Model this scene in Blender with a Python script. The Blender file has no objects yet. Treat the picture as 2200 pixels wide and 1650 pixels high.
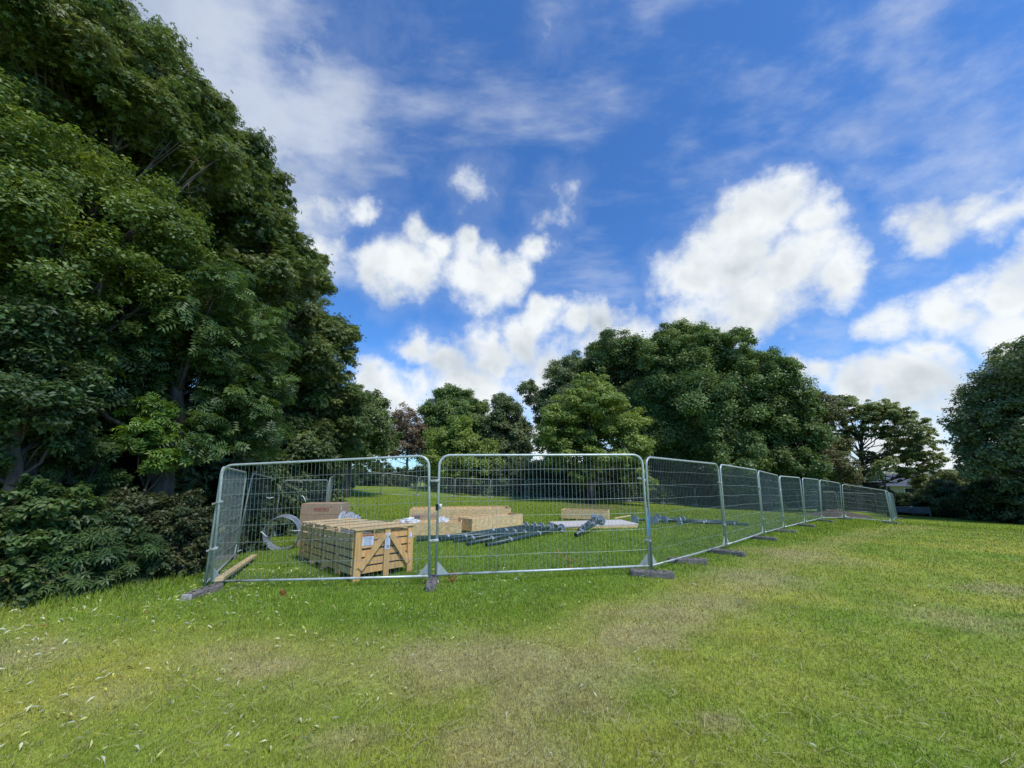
import bpy, math, random
import numpy as np
from mathutils import Vector, Matrix
rng = np.random.default_rng(7); random.seed(7)
SC = bpy.context.scene; COL = SC.collection
R = math.radians
# ------------------------------------------------------------------ camera
F = 826.0; PITCH = R(12.95); H = 1.75
cam_d = bpy.data.cameras.new('camera'); cam = bpy.data.objects.new('camera', cam_d); COL.objects.link(cam)
cam.location = (0, 0, H); cam.rotation_euler = (R(90) + PITCH, 0, 0)
cam_d.sensor_width = 36; cam_d.lens = 36 * F / 2200; cam_d.clip_start = 0.05; cam_d.clip_end = 6000
SC.camera = cam
SC.view_settings.view_transform = 'Standard'; SC.view_settings.look = 'None'
SC.view_settings.exposure = 1.15; SC.view_settings.gamma = 1
SC.render.engine = 'CYCLES'
SC.cycles.max_bounces = 6; SC.cycles.diffuse_bounces = 4; SC.cycles.glossy_bounces = 2
SC.cycles.transmission_bounces = 3; SC.cycles.transparent_max_bounces = 6

def ray(px, py):
    x = (px - 1100) / F; y = -(py - 825) / F
    return np.array([x, math.cos(PITCH) - y * math.sin(PITCH), math.sin(PITCH) + y * math.cos(PITCH)])
def P(px, py, D):
    d = ray(px, py); t = D / math.hypot(d[0], d[1]); return np.array([0, 0, H]) + d * t, t

# ------------------------------------------------------------------ sun and sky
SUN_EL, SUN_AZ = 56.0, 138.0          # azimuth clockwise from +Y (view direction)
sd = bpy.data.lights.new('sun', 'SUN'); sd.energy = 1.5; sd.angle = R(12); sd.color = (1.0, 0.95, 0.86)
so = bpy.data.objects.new('sun', sd); COL.objects.link(so)
sunv = Vector((math.sin(R(SUN_AZ)) * math.cos(R(SUN_EL)), math.cos(R(SUN_AZ)) * math.cos(R(SUN_EL)), math.sin(R(SUN_EL))))
so.rotation_euler = sunv.to_track_quat('Z', 'Y').to_euler(); so.location = (20, -10, 40)

CUM = [ # cloud banks: pixel, radius, weight
 (300,-60,240,.40),(400,60,210,.38),(500,200,190,.36),(570,330,150,.42),(640,430,110,.62),(670,520,80,.8),(700,590,55,.6),(690,120,150,.32),(720,280,130,.30),(150,-100,250,.4),
 (760,420,50,.8),(870,565,90,1),(890,480,48,.9),(805,570,60,.9),(935,520,45,.9),(1000,595,70,1.1),(1060,600,80,1.1),(1110,570,60,1),(1165,530,48,.9),(1020,535,50,1),(1040,640,50,.9),
 (1020,408,62,.5),(1200,437,55,.5),(1190,60,60,.3),
 (1620,470,90,1.1),(1560,560,115,1.15),(1480,600,85,1),(1690,590,115,1.15),(1800,600,80,1),(1600,650,105,1.1),(1730,490,65,1),(1545,700,70,.9),(1860,580,50,.8),
 (2000,500,75,.85),(2070,460,70,.85),(2140,470,70,.8),
 (2150,630,85,1.1),(2060,690,90,1),(1950,690,80,.9),(2190,710,120,1.1),(1900,700,50,.8),(2200,560,60,.8),
 (900,755,50,1.1),(960,770,65,1),(1050,750,62,1),(1120,720,58,1),(1172,690,48,1.1),(1235,720,52,1),(1300,705,55,.95),(1360,720,65,.95),(1000,840,95,1.1),(1150,810,95,1),(1290,800,100,1),(900,840,50,.8),(785,815,48,.9),(820,850,60,.9),(860,870,60,.9),(1000,930,120,1.1),(800,930,90,1),
 (1850,840,85,1.1),(1950,840,95,1.1),(2060,850,95,1.05),(1770,800,55,.8),(2000,770,65,.9),(1690,790,60,.8),(1450,700,60,.9),(1400,800,90,1),(2150,850,120,1.1),(1600,900,150,1),(1950,960,130,1),(1200,960,150,.9),(1400,960,150,.9),(600,950,200,.9),(1750,980,150,.9),(2150,980,150,.9)]
CIR = [(300,-40,300,1.5),(430,100,240,1.4),(560,260,190,1.3),(640,420,130,1.3),(690,560,90,1.0),(700,180,150,.9),(760,330,110,.7),(1100,240,90,.5),(1010,250,100,.5),(1300,200,110,.45),(1450,350,80,.55),(1700,200,140,.45),(1860,330,150,.75),(1900,170,120,.55),(2000,60,140,.6),(2150,200,110,.6),(2060,340,120,.6),(1600,300,90,.35),(900,200,120,.5),(1180,60,90,.4),(1420,20,90,.4),(1620,520,220,.3),(2100,380,160,.7),(1960,420,120,.7),(1300,500,90,.25),(1250,300,110,.4),(2000,560,120,.5),(1800,740,120,.6),(1300,650,120,.5),(1750,60,150,.4)]

w = bpy.data.worlds.new('World'); SC.world = w; w.use_nodes = True
nt = w.node_tree; nt.nodes.clear(); N = nt.nodes; L = nt.links
def nd(tree, typ, **kw):
    n = tree.nodes.new(typ)
    for k, v in kw.items(): setattr(n, k, v)
    return n
def mth(op, a, b=None, c=None, clamp=False, tree=None):
    t = tree or nt
    n = t.nodes.new('ShaderNodeMath'); n.operation = op; n.use_clamp = clamp
    for i, v in enumerate((a, b, c)):
        if v is None: continue
        if isinstance(v, (int, float)): n.inputs[i].default_value = v
        else: t.links.new(v, n.inputs[i])
    return n.outputs[0]
tc = nd(nt, 'ShaderNodeTexCoord')
nz = nd(nt, 'ShaderNodeTexNoise'); nz.inputs['Scale'].default_value = 5.5; nz.inputs['Detail'].default_value = 6; nz.inputs['Roughness'].default_value = 0.55
L.new(tc.outputs['Generated'], nz.inputs['Vector'])
sub = nd(nt, 'ShaderNodeVectorMath', operation='SUBTRACT'); L.new(nz.outputs['Color'], sub.inputs[0]); sub.inputs[1].default_value = (.5, .5, .5)
scl = nd(nt, 'ShaderNodeVectorMath', operation='SCALE'); L.new(sub.outputs[0], scl.inputs[0]); scl.inputs['Scale'].default_value = 0.21
add = nd(nt, 'ShaderNodeVectorMath', operation='ADD'); L.new(tc.outputs['Generated'], add.inputs[0]); L.new(scl.outputs[0], add.inputs[1])
def unit(px, py):
    d = ray(px, py); return d / np.linalg.norm(d)
def field(blobs, vec, start):
    cur = None
    for px, py, r, wt in blobs:
        c = unit(px, py)
        rr = 0.25 * (np.linalg.norm(unit(px + r, py) - unit(px - r, py)) + np.linalg.norm(unit(px, py + r) - unit(px, py - r))) * 1.32
        n = nd(nt, 'ShaderNodeVectorMath', operation='DISTANCE'); L.new(vec, n.inputs[0]); n.inputs[1].default_value = tuple(c)
        v = mth('MULTIPLY_ADD', n.outputs['Value'], -wt / rr, wt)
        cur = mth('SMOOTH_MAX', v, cur if cur is not None else start, .22)
    return cur
def smooth(v, lo, hi):
    n = nd(nt, 'ShaderNodeMapRange', interpolation_type='SMOOTHSTEP'); L.new(v, n.inputs[0]); n.inputs[1].default_value = lo; n.inputs[2].default_value = hi
    return n.outputs[0]
fc = field(CUM, add.outputs[0], -0.3)
fine = nd(nt, 'ShaderNodeTexNoise'); fine.inputs['Scale'].default_value = 15; fine.inputs['Detail'].default_value = 8; fine.inputs['Roughness'].default_value = 0.62
L.new(tc.outputs['Generated'], fine.inputs['Vector'])
off = nd(nt, 'ShaderNodeVectorMath', operation='ADD'); L.new(tc.outputs['Generated'], off.inputs[0]); off.inputs[1].default_value = (0.02, -0.02, 0.075)
fin2 = nd(nt, 'ShaderNodeTexNoise'); fin2.inputs['Scale'].default_value = 6.5; fin2.inputs['Detail'].default_value = 4; fin2.inputs['Roughness'].default_value = 0.5
L.new(off.outputs[0], fin2.inputs['Vector'])
fin1 = nd(nt, 'ShaderNodeTexNoise'); fin1.inputs['Scale'].default_value = 6.5; fin1.inputs['Detail'].default_value = 4; fin1.inputs['Roughness'].default_value = 0.5
L.new(tc.outputs['Generated'], fin1.inputs['Vector'])
fn = mth('MULTIPLY_ADD', fine.outputs['Fac'], 0.95, -0.475)
fd = mth('ADD', fc, fn)
dens = mth('POWER', smooth(fd, 0.08, 0.78), 0.95)
# thin streaky high cloud
mp = nd(nt, 'ShaderNodeMapping'); mp.inputs['Rotation'].default_value = (R(20), R(35), R(30)); mp.inputs['Scale'].default_value = (3.0, 9.0, 12.0)
L.new(tc.outputs['Generated'], mp.inputs['Vector'])
st = nd(nt, 'ShaderNodeTexNoise'); st.inputs['Scale'].default_value = 1.0; st.inputs['Detail'].default_value = 9; st.inputs['Roughness'].default_value = 0.6
L.new(mp.outputs[0], st.inputs['Vector'])
CIR = CIR[:7] + [(a_, b_, c_, d_ * .78) for a_, b_, c_, d_ in CIR[7:]]
fci = field(CIR, add.outputs[0], -0.35)
ci = mth('ADD', fci, mth('MULTIPLY_ADD', st.outputs['Fac'], 2.0, -0.95))
cir = mth('MULTIPLY', smooth(ci, 0.0, 1.25), 0.60)
halo = mth('MULTIPLY', smooth(fd, -0.25, 0.3), 0.10)
thin = mth('MAXIMUM', cir, halo)
cover = mth('MAXIMUM', dens, thin, clamp=True)
# relief of the clouds: lit towards the sun, greyer in their thick middles
rel = mth('SUBTRACT', fin1.outputs['Fac'], fin2.outputs['Fac'])
sh = mth('ADD', mth('MULTIPLY', rel, 2.0), mth('MULTIPLY_ADD', smooth(fd, 0.5, 1.5), -0.55, 0.88), clamp=True)
cc = nd(nt, 'ShaderNodeMix', data_type='RGBA'); L.new(sh, cc.inputs['Factor'])
cc.inputs[6].default_value = (4.3, 4.9, 5.5, 1); cc.inputs[7].default_value = (8.0, 8.35, 8.5, 1)
sky = nd(nt, 'ShaderNodeTexSky', sky_type='NISHITA'); sky.sun_disc = False
sky.sun_elevation = R(SUN_EL); sky.sun_rotation = R(SUN_AZ); sky.air_density = 1.0; sky.dust_density = 0.3; sky.ozone_density = 2.5
tint = nd(nt, 'ShaderNodeMix', data_type='RGBA', blend_type='MULTIPLY'); tint.inputs['Factor'].default_value = 1
L.new(sky.outputs[0], tint.inputs[6]); tint.inputs[7].default_value = (0.62, 1.14, 1.74, 1)
mx = nd(nt, 'ShaderNodeMix', data_type='RGBA'); L.new(cover, mx.inputs['Factor']); L.new(tint.outputs[2], mx.inputs[6]); L.new(cc.outputs[2], mx.inputs[7])
bg = nd(nt, 'ShaderNodeBackground'); bg.inputs['Strength'].default_value = 0.052; L.new(mx.outputs[2], bg.inputs['Color'])
wo = nd(nt, 'ShaderNodeOutputWorld'); L.new(bg.outputs[0], wo.inputs['Surface'])
w.cycles.sampling_method = 'MANUAL'; w.cycles.sample_map_resolution = 512

# ------------------------------------------------------------------ helpers
def tag(o, label=None, cat=None, group=None, kind=None):
    if label: o['label'] = label
    if cat: o['category'] = cat
    if group: o['group'] = group
    if kind: o['kind'] = kind
    return o
def empty(name, loc=(0, 0, 0), rz=0.0):
    o = bpy.data.objects.new(name, None); COL.objects.link(o); o.location = tuple(loc); o.rotation_euler = (0, 0, rz); o.empty_display_size = 0.1
    return o
def npmesh(name, V, loops, sizes, col=None, smooth=False):
    me = bpy.data.meshes.new(name)
    V = np.asarray(V, dtype=np.float32); loops = np.asarray(loops, dtype=np.int32).ravel(); sizes = np.asarray(sizes, dtype=np.int32)
    me.vertices.add(len(V)); me.vertices.foreach_set('co', V.ravel())
    me.loops.add(len(loops)); me.loops.foreach_set('vertex_index', loops)
    me.polygons.add(len(sizes)); st = np.zeros(len(sizes), dtype=np.int32); st[1:] = np.cumsum(sizes)[:-1]
    me.polygons.foreach_set('loop_start', st)
    if smooth: me.polygons.foreach_set('use_smooth', np.ones(len(sizes), dtype=bool))
    if col is not None:
        dom = 'FACE' if len(col) == len(sizes) else 'POINT'
        a = me.attributes.new('Col', 'FLOAT_COLOR', dom)
        c4 = np.ones((len(col), 4), dtype=np.float32); c4[:, :3] = col; a.data.foreach_set('color', c4.ravel())
    me.update(calc_edges=True); me.validate(verbose=False)
    return me
def link(name, me, mat, parent=None):
    o = bpy.data.objects.new(name, me); COL.objects.link(o)
    if mat is not None and len(me.materials) == 0: me.materials.append(mat)
    if parent is not None: o.parent = parent
    return o
class MB:
    def __init__(s): s.v = []; s.f = []
    def add(s, vs, fs):
        b = len(s.v); s.v += [tuple(map(float, v)) for v in vs]; s.f += [tuple(b + i for i in f) for f in fs]; return s
    def box(s, c, d, M=None, taper=1.0):
        hx, hy, hz = d[0] / 2, d[1] / 2, d[2] / 2
        vs = [Vector((x * hx * (taper if z > 0 else 1), y * hy * (taper if z > 0 else 1), z * hz)) for z in (-1, 1) for y in (-1, 1) for x in (-1, 1)]
        if M is not None: vs = [M @ v for v in vs]
        vs = [v + Vector(c) for v in vs]
        return s.add(vs, [(0, 2, 3, 1), (4, 5, 7, 6), (0, 1, 5, 4), (2, 6, 7, 3), (0, 4, 6, 2), (1, 3, 7, 5)])
    def bar(s, a, b, wd, th, up=(0, 0, 1)):
        a = Vector(a); b = Vector(b); x = (b - a); l = x.length; x.normalize(); u = Vector(up)
        y = u.cross(x)
        if y.length < 1e-4: y = Vector((0, 1, 0)).cross(x)
        y.normalize(); z = x.cross(y)
        M = Matrix((x, y, z)).transposed()
        return s.box((a + b) / 2, (l, wd, th), M)
    def tube(s, pts, r, n=8, cap=True, closed=False):
        pts = [Vector(p) for p in pts]; k = len(pts); rs = r if hasattr(r, '__len__') else [r] * k
        base = len(s.v); prev = None
        for i, p in enumerate(pts):
            if closed: t = pts[(i + 1) % k] - pts[i - 1]
            else: t = pts[min(i + 1, k - 1)] - pts[max(i - 1, 0)]
            t.normalize()
            if prev is None:
                a = Vector((0, 0, 1)) if abs(t.z) < .9 else Vector((1, 0, 0)); prev = t.cross(a).normalized()
            prev = (prev - t * prev.dot(t)).normalized(); q = t.cross(prev)
            for j in range(n):
                an = 2 * math.pi * j / n
                s.v.append(tuple(p + (prev * math.cos(an) + q * math.sin(an)) * rs[i]))
        for i in range(k if closed else k - 1):
            i2 = (i + 1) % k
            for j in range(n):
                j2 = (j + 1) % n
                s.f.append((base + i * n + j, base + i * n + j2, base + i2 * n + j2, base + i2 * n + j))
        if cap and not closed:
            s.f.append(tuple(base + j for j in range(n))[::-1]); s.f.append(tuple(base + (k - 1) * n + j for j in range(n)))
        return s
    def build(s, name, mat, parent=None, bevel=0.0, smooth=False):
        me = bpy.data.meshes.new(name); me.from_pydata(s.v, [], s.f); me.update()
        if smooth:
            for p in me.polygons: p.use_smooth = True
        o = link(name, me, mat, parent)
        if bevel:
            m = o.modifiers.new('bevel', 'BEVEL'); m.width = bevel; m.segments = 2; m.limit_method = 'ANGLE'
        return o
# value noise for numpy
def _h(i, j, s):
    n = (i * 374761393 + j * 668265263 + s * 1274126177) & 0xffffffff
    n = ((n ^ (n >> 13)) * 1274126177) & 0xffffffff
    return ((n ^ (n >> 16)) & 0xffff) / 65535.0
def vnoise(x, y, s=0):
    xi = np.floor(x).astype(np.int64); yi = np.floor(y).astype(np.int64); fx = x - xi; fy = y - yi
    fx = fx * fx * (3 - 2 * fx); fy = fy * fy * (3 - 2 * fy)
    a = _h(xi, yi, s); b = _h(xi + 1, yi, s); c = _h(xi, yi + 1, s); d = _h(xi + 1, yi + 1, s)
    return a * (1 - fx) * (1 - fy) + b * fx * (1 - fy) + c * (1 - fx) * fy + d * fx * fy
def fbm(x, y, o=4, s=0):
    r = 0; a = .5; t = 0
    for k in range(o): r = r + a * vnoise(x, y, s + k); t += a; x = x * 2.03 + 5.1; y = y * 2.03 - 3.7; a *= .5
    return r / t

# ------------------------------------------------------------------ materials
def material(name, base=(.5, .5, .5), rough=.6, metal=0.0, spec=.5):
    m = bpy.data.materials.new(name); m.use_nodes = True; t = m.node_tree; b = t.nodes['Principled BSDF']
    b.inputs['Base Color'].default_value = (*base, 1); b.inputs['Roughness'].default_value = rough; b.inputs['Metallic'].default_value = metal
    b.inputs['Specular IOR Level'].default_value = spec
    return m, t, b
def noise_mat(name, c1, c2, scale=(8, 8, 8), rough=.6, metal=0.0, detail=6, bump=0.0, lo=.35, hi=.65, spec=.4, rnd=0.0, dist=0.0):
    m, t, b = material(name, c1, rough, metal, spec)
    c = nd(t, 'ShaderNodeTexCoord'); mp = nd(t, 'ShaderNodeMapping'); mp.inputs['Scale'].default_value = scale
    t.links.new(c.outputs['Object'], mp.inputs[0])
    n = nd(t, 'ShaderNodeTexNoise'); n.inputs['Scale'].default_value = 1; n.inputs['Detail'].default_value = detail; n.inputs['Roughness'].default_value = .62; n.inputs['Distortion'].default_value = dist
    t.links.new(mp.outputs[0], n.inputs['Vector'])
    r = nd(t, 'ShaderNodeValToRGB'); r.color_ramp.elements[0].position = lo; r.color_ramp.elements[1].position = hi
    r.color_ramp.elements[0].color = (*c1, 1); r.color_ramp.elements[1].color = (*c2, 1)
    t.links.new(n.outputs['Fac'], r.inputs[0]); out = r.outputs[0]
    if rnd:
        g = nd(t, 'ShaderNodeNewGeometry'); mr = nd(t, 'ShaderNodeMapRange'); t.links.new(g.outputs['Random Per Island'], mr.inputs[0]); mr.inputs[3].default_value = 1 - rnd; mr.inputs[4].default_value = 1 + rnd
        mm = nd(t, 'ShaderNodeVectorMath', operation='SCALE'); t.links.new(out, mm.inputs[0]); t.links.new(mr.outputs[0], mm.inputs['Scale']); out = mm.outputs[0]
    t.links.new(out, b.inputs['Base Color'])
    if bump:
        bp = nd(t, 'ShaderNodeBump'); bp.inputs['Strength'].default_value = bump; bp.inputs['Distance'].default_value = .01
        t.links.new(n.outputs['Fac'], bp.inputs['Height']); t.links.new(bp.outputs[0], b.inputs['Normal'])
    return m
def leaf_mat(name, rough=.5, trans=.3, spec=.5):
    m, t, b = material(name, (.1, .2, .05), rough, 0, spec)
    a = nd(t, 'ShaderNodeAttribute', attribute_name='Col'); t.links.new(a.outputs['Color'], b.inputs['Base Color'])
    tr = nd(t, 'ShaderNodeBsdfTranslucent')
    hs = nd(t, 'ShaderNodeHueSaturation'); hs.inputs['Hue'].default_value = .485; hs.inputs['Saturation'].default_value = 1.15; hs.inputs['Value'].default_value = 1.5
    t.links.new(a.outputs['Color'], hs.inputs['Color']); t.links.new(hs.outputs[0], tr.inputs['Color'])
    mx = nd(t, 'ShaderNodeMixShader'); mx.inputs[0].default_value = trans; t.links.new(b.outputs[0], mx.inputs[1]); t.links.new(tr.outputs[0], mx.inputs[2])
    t.links.new(mx.outputs[0], t.nodes['Material Output'].inputs['Surface'])
    return m
M = {}
M['leaf'] = leaf_mat('leaf'); M['grass'] = leaf_mat('grass_blade', .5, .25, .25)
M['bark'] = noise_mat('bark', (.035, .03, .024), (.12, .10, .08), (6, 6, 1.5), .9, bump=.8, rnd=.1)
M['twig'] = noise_mat('twig', (.07, .055, .045), (.16, .12, .10), (9, 9, 9), .9)
M['steel'] = noise_mat('galvanised_steel', (.42, .47, .44), (.62, .67, .63), (14, 14, 14), .42, .25, bump=.05, lo=.3, hi=.7)
M['wire'] = noise_mat('wire_steel', (.33, .40, .37), (.45, .52, .48), (5, 5, 5), .5, .3)
M['sheet'] = noise_mat('zinc_sheet', (.30, .34, .38), (.55, .6, .66), (5, 5, 5), .38, .35, lo=.3, hi=.7)
M['pine'] = noise_mat('pine', (.60, .33, .11), (.80, .50, .20), (26, 26, 3), .65, bump=.15, rnd=.14, dist=.6)
M['pale'] = noise_mat('pale_pine', (.52, .39, .19), (.70, .54, .30), (3, 22, 22), .7, bump=.15, rnd=.18, dist=.5)
M['side'] = noise_mat('treated_pine', (.66, .42, .15), (.86, .60, .28), (22, 3, 22), .7, bump=.15, rnd=.2, dist=.5)
for k_ in ('pine', 'side'):
    t = M[k_].node_tree; b = t.nodes['Principled BSDF']; src = b.inputs['Base Color'].links[0].from_socket
    c = nd(t, 'ShaderNodeTexCoord'); v = nd(t, 'ShaderNodeTexVoronoi'); v.inputs['Scale'].default_value = 5.5; t.links.new(c.outputs['Object'], v.inputs['Vector'])
    f = nd(t, 'ShaderNodeMapRange'); t.links.new(v.outputs['Distance'], f.inputs[0]); f.inputs[1].default_value = .05; f.inputs[2].default_value = .12; f.inputs[3].default_value = .7; f.inputs[4].default_value = 0
    mx = nd(t, 'ShaderNodeMix', data_type='RGBA'); t.links.new(f.outputs[0], mx.inputs['Factor']); t.links.new(src, mx.inputs[6]); mx.inputs[7].default_value = (.17, .08, .03, 1); t.links.new(mx.outputs[2], b.inputs['Base Color'])
M['lid'] = noise_mat('lid_pine', (.60, .42, .20), (.76, .58, .32), (20, 4, 20), .7, bump=.1, rnd=.12, dist=.5)
M['paint_blue'] = noise_mat('blue_paint', (.03, .19, .42), (.12, .34, .58), (30, 30, 8), .5)
M['black'] = material('black_tape', (.012, .012, .014), .5)[0]
M['strap'] = material('steel_strap', (.05, .05, .05), .5, .5)[0]
M['card'] = noise_mat('cardboard', (.34, .235, .15), (.41, .285, .185), (4, 4, 4), .85, bump=.05)
M['redink'] = material('red_ink', (.40, .09, .06), .8)[0]
M['foot'] = noise_mat('recycled_foot', (.09, .083, .075), (.24, .215, .19), (12, 12, 12), .85, bump=.5)
M['footpale'] = noise_mat('pale_end', (.36, .34, .31), (.5, .48, .44), (20, 20, 20), .85, bump=.4)
M['pole'] = noise_mat('dark_green_coating', (.018, .045, .045), (.04, .075, .075), (10, 10, 10), .38, spec=.5)
M['plastic'] = noise_mat('plastic_wrap', (.55, .58, .60), (.8, .82, .83), (14, 14, 14), .25, spec=.6)
M['white'] = material('white_plastic', (.75, .75, .73), .5)[0]
M['paper'] = material('label_paper', (.68, .72, .80), .6)[0]
M['ink'] = material('label_ink', (.12, .16, .28), .7)[0]
M['slab'] = noise_mat('pale_board', (.50, .46, .42), (.62, .58, .53), (6, 6, 6), .8)
M['soil'] = noise_mat('soil', (.05, .035, .025), (.13, .09, .065), (9, 9, 9), .95, bump=1)
M['bench'] = noise_mat('weathered_wood', (.07, .07, .068), (.17, .165, .155), (3, 20, 20), .85, rnd=.1)
M['wall'] = noise_mat('house_wall', (.46, .43, .34), (.54, .50, .40), (2, 2, 2), .9)
M['slate'] = noise_mat('slate', (.07, .08, .09), (.13, .145, .16), (6, 6, 1), .6)
M['window'] = material('window_glass', (.03, .035, .04), .15)[0]
for k_ in ('steel', 'wire'):
    t = M[k_].node_tree; b = t.nodes['Principled BSDF']; src = b.inputs['Base Color'].links[0].from_socket
    oi = nd(t, 'ShaderNodeObjectInfo'); mr = nd(t, 'ShaderNodeMapRange'); t.links.new(oi.outputs['Random'], mr.inputs[0]); mr.inputs[3].default_value = .72; mr.inputs[4].default_value = 1.1
    sv = nd(t, 'ShaderNodeVectorMath', operation='SCALE'); t.links.new(src, sv.inputs[0]); t.links.new(mr.outputs[0], sv.inputs['Scale'])
    c = nd(t, 'ShaderNodeTexCoord'); n = nd(t, 'ShaderNodeTexNoise'); n.inputs['Scale'].default_value = 3.5; n.inputs['Detail'].default_value = 8; n.inputs['Roughness'].default_value = .7; t.links.new(c.outputs['Object'], n.inputs['Vector'])
    sz_ = nd(t, 'ShaderNodeSeparateXYZ'); t.links.new(c.outputs['Object'], sz_.inputs[0])
    low = nd(t, 'ShaderNodeMapRange'); t.links.new(sz_.outputs['Z'], low.inputs[0]); low.inputs[1].default_value = 0; low.inputs[2].default_value = .5; low.inputs[3].default_value = .12; low.inputs[4].default_value = 0
    f = nd(t, 'ShaderNodeMapRange'); t.links.new(mth('ADD', n.outputs['Fac'], low.outputs[0], tree=t), f.inputs[0]); f.inputs[1].default_value = .62; f.inputs[2].default_value = .74; f.inputs[4].default_value = .75
    mx = nd(t, 'ShaderNodeMix', data_type='RGBA'); t.links.new(f.outputs[0], mx.inputs['Factor']); t.links.new(sv.outputs[0], mx.inputs[6]); mx.inputs[7].default_value = (.16, .12, .08, 1); t.links.new(mx.outputs[2], b.inputs['Base Color'])
# oriented strand board
def osb():
    m, t, b = material('strand_board', (.6, .45, .25), .7)
    c = nd(t, 'ShaderNodeTexCoord'); mp = nd(t, 'ShaderNodeMapping'); mp.inputs['Scale'].default_value = (22, 22, 22)
    t.links.new(c.outputs['Object'], mp.inputs[0])
    v = nd(t, 'ShaderNodeTexVoronoi'); v.inputs['Scale'].default_value = 1; t.links.new(mp.outputs[0], v.inputs['Vector'])
    n = nd(t, 'ShaderNodeTexNoise'); n.inputs['Scale'].default_value = 14; n.inputs['Detail'].default_value = 5; t.links.new(c.outputs['Object'], n.inputs['Vector'])
    sx = nd(t, 'ShaderNodeSeparateColor'); t.links.new(v.outputs['Color'], sx.inputs[0])
    a = mth('ADD', mth('MULTIPLY', sx.outputs[0], .6, tree=t), mth('MULTIPLY', n.outputs['Fac'], .4, tree=t), tree=t)
    r = nd(t, 'ShaderNodeValToRGB'); e = r.color_ramp.elements; e[0].position = .15; e[0].color = (.52, .34, .14, 1); e[1].position = .8; e[1].color = (.78, .58, .30, 1)
    t.links.new(a, r.inputs[0]); t.links.new(r.outputs[0], b.inputs['Base Color'])
    return m
M['osb'] = osb()

# ------------------------------------------------------------------ ground shape
POSTS = {'F1L':(-5.03,7.03,-.15),'F1R':(-1.31,6.68,.02),'F2L':(-1.23,6.75,.03),'F2R':(2.39,7.22,.05),'F3R':(5.12,9.86,-.05),'F4R':(7.89,12.81,-.2),'F5R':(10.37,15.51,-.36),
 'F6R':(13.0,18.01,-.5),'F7R':(16.13,21.09,-.66),'F8R':(18.97,23.22,-.88),'F9R':(24.3,26.0,-1.42),'L1f':(-6.71,10.03,-.27),'L2f':(-8.47,14.41,-.5),'L3f':(-7.8,16.84,-.52),
 'L4f':(-8.95,19.5,-.54),'L6R':(-15.71,35.86,-.1),'B1R':(-12.77,38.63,-.31),'B2R':(-9.76,40.72,-.62),'B3R':(-6.2,42.14,-.83),'B4R':(-2.41,43.0,-.96),'B5R':(1.51,42.9,-.96),
 'B6R':(5.19,42.91,-.99),'B7':(20.18,44.12,-1.86),'R1L':(29.45,46.0,-2.35),'R2L':(32.84,45.4,-2.42),'R3L':(36.2,44.5,-2.42),'R3R':(38.96,42.88,-2.49),'S2':(33.78,35.44,-2.11)}
GP = [v for v in POSTS.values()] + [(0,0,0),(3,3,0),(-4,3,-.03),(-8.45,6.94,-.1),(-7.43,7.42,-.1),(-7.2,9.1,-.2),(-3,-5,.05),(8,0,-.08),(12,6,-.2),(20,10,-.7),(35,20,-1.7),(40,34,-2.2),
 (-18.5,38,-.1),(-16,46,.02),(-5,50,-.6),(-26,30,-.2),(-15,15,-.6),(-20,5,-.2),(6,55,-1.3),(42,55,-3),(60,62,-4),(-60,60,-1),(-60,0,-.5),(0,-40,.5),(80,0,-2.5),(0,110,-3),(110,110,-8),(-110,110,-3),(150,20,-6),(0,-120,1),(-140,0,-1),
 (1.6,13.6,-.15),(-3,14,-.3),(3,20,-.45),(0,28,-.75),(12,30,-1.1),(20,35,-1.6),(-10,28,-.5)]
GP = np.array(GP, float)
def _u(r2): return np.where(r2 > 1e-9, r2 * np.log(r2 + 1e-12) * .5, 0)
def _tps(p):
    n = len(p); K = _u((p[:, None, 0] - p[None, :, 0]) ** 2 + (p[:, None, 1] - p[None, :, 1]) ** 2) + np.eye(n) * 6.0
    Q = np.c_[np.ones(n), p[:, :2]]; A = np.zeros((n + 3, n + 3)); A[:n, :n] = K; A[:n, n:] = Q; A[n:, :n] = Q.T
    return np.linalg.solve(A, np.r_[p[:, 2], 0, 0, 0])
TW = _tps(GP)
def gz(x, y):
    x = np.asarray(x, float); y = np.asarray(y, float); shp = x.shape; x = x.ravel(); y = y.ravel()
    rr = np.hypot(x, y); k = np.minimum(1, 120 / np.maximum(rr, 1e-6)); xc = x * k; yc = y * k
    z = np.empty_like(x)
    for a in range(0, len(x), 20000):
        b = slice(a, a + 20000)
        z[b] = _u((xc[b, None] - GP[None, :, 0]) ** 2 + (yc[b, None] - GP[None, :, 1]) ** 2) @ TW[:-3] + TW[-3] + TW[-2] * xc[b] + TW[-1] * yc[b]
    t = np.clip((rr - 120) / 400, 0, 1); z = z * (1 - t) + (-14) * t
    z = z + .05 * (fbm(x * .35, y * .35, 3, 11) - .5)
    return z.reshape(shp)
def g1(x, y): return float(gz(np.array([x]), np.array([y]))[0])
def G(px, py):
    d = ray(px, py); t = (0 - H) / d[2] if d[2] < -1e-3 else 60
    for _ in range(12):
        z = g1(d[0] * t, d[1] * t); t2 = (z - H) / d[2] if d[2] < -1e-3 else t
        t = min(t * .4 + t2 * .6, 90)
    return Vector((d[0] * t, d[1] * t, g1(d[0] * t, d[1] * t)))

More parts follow.
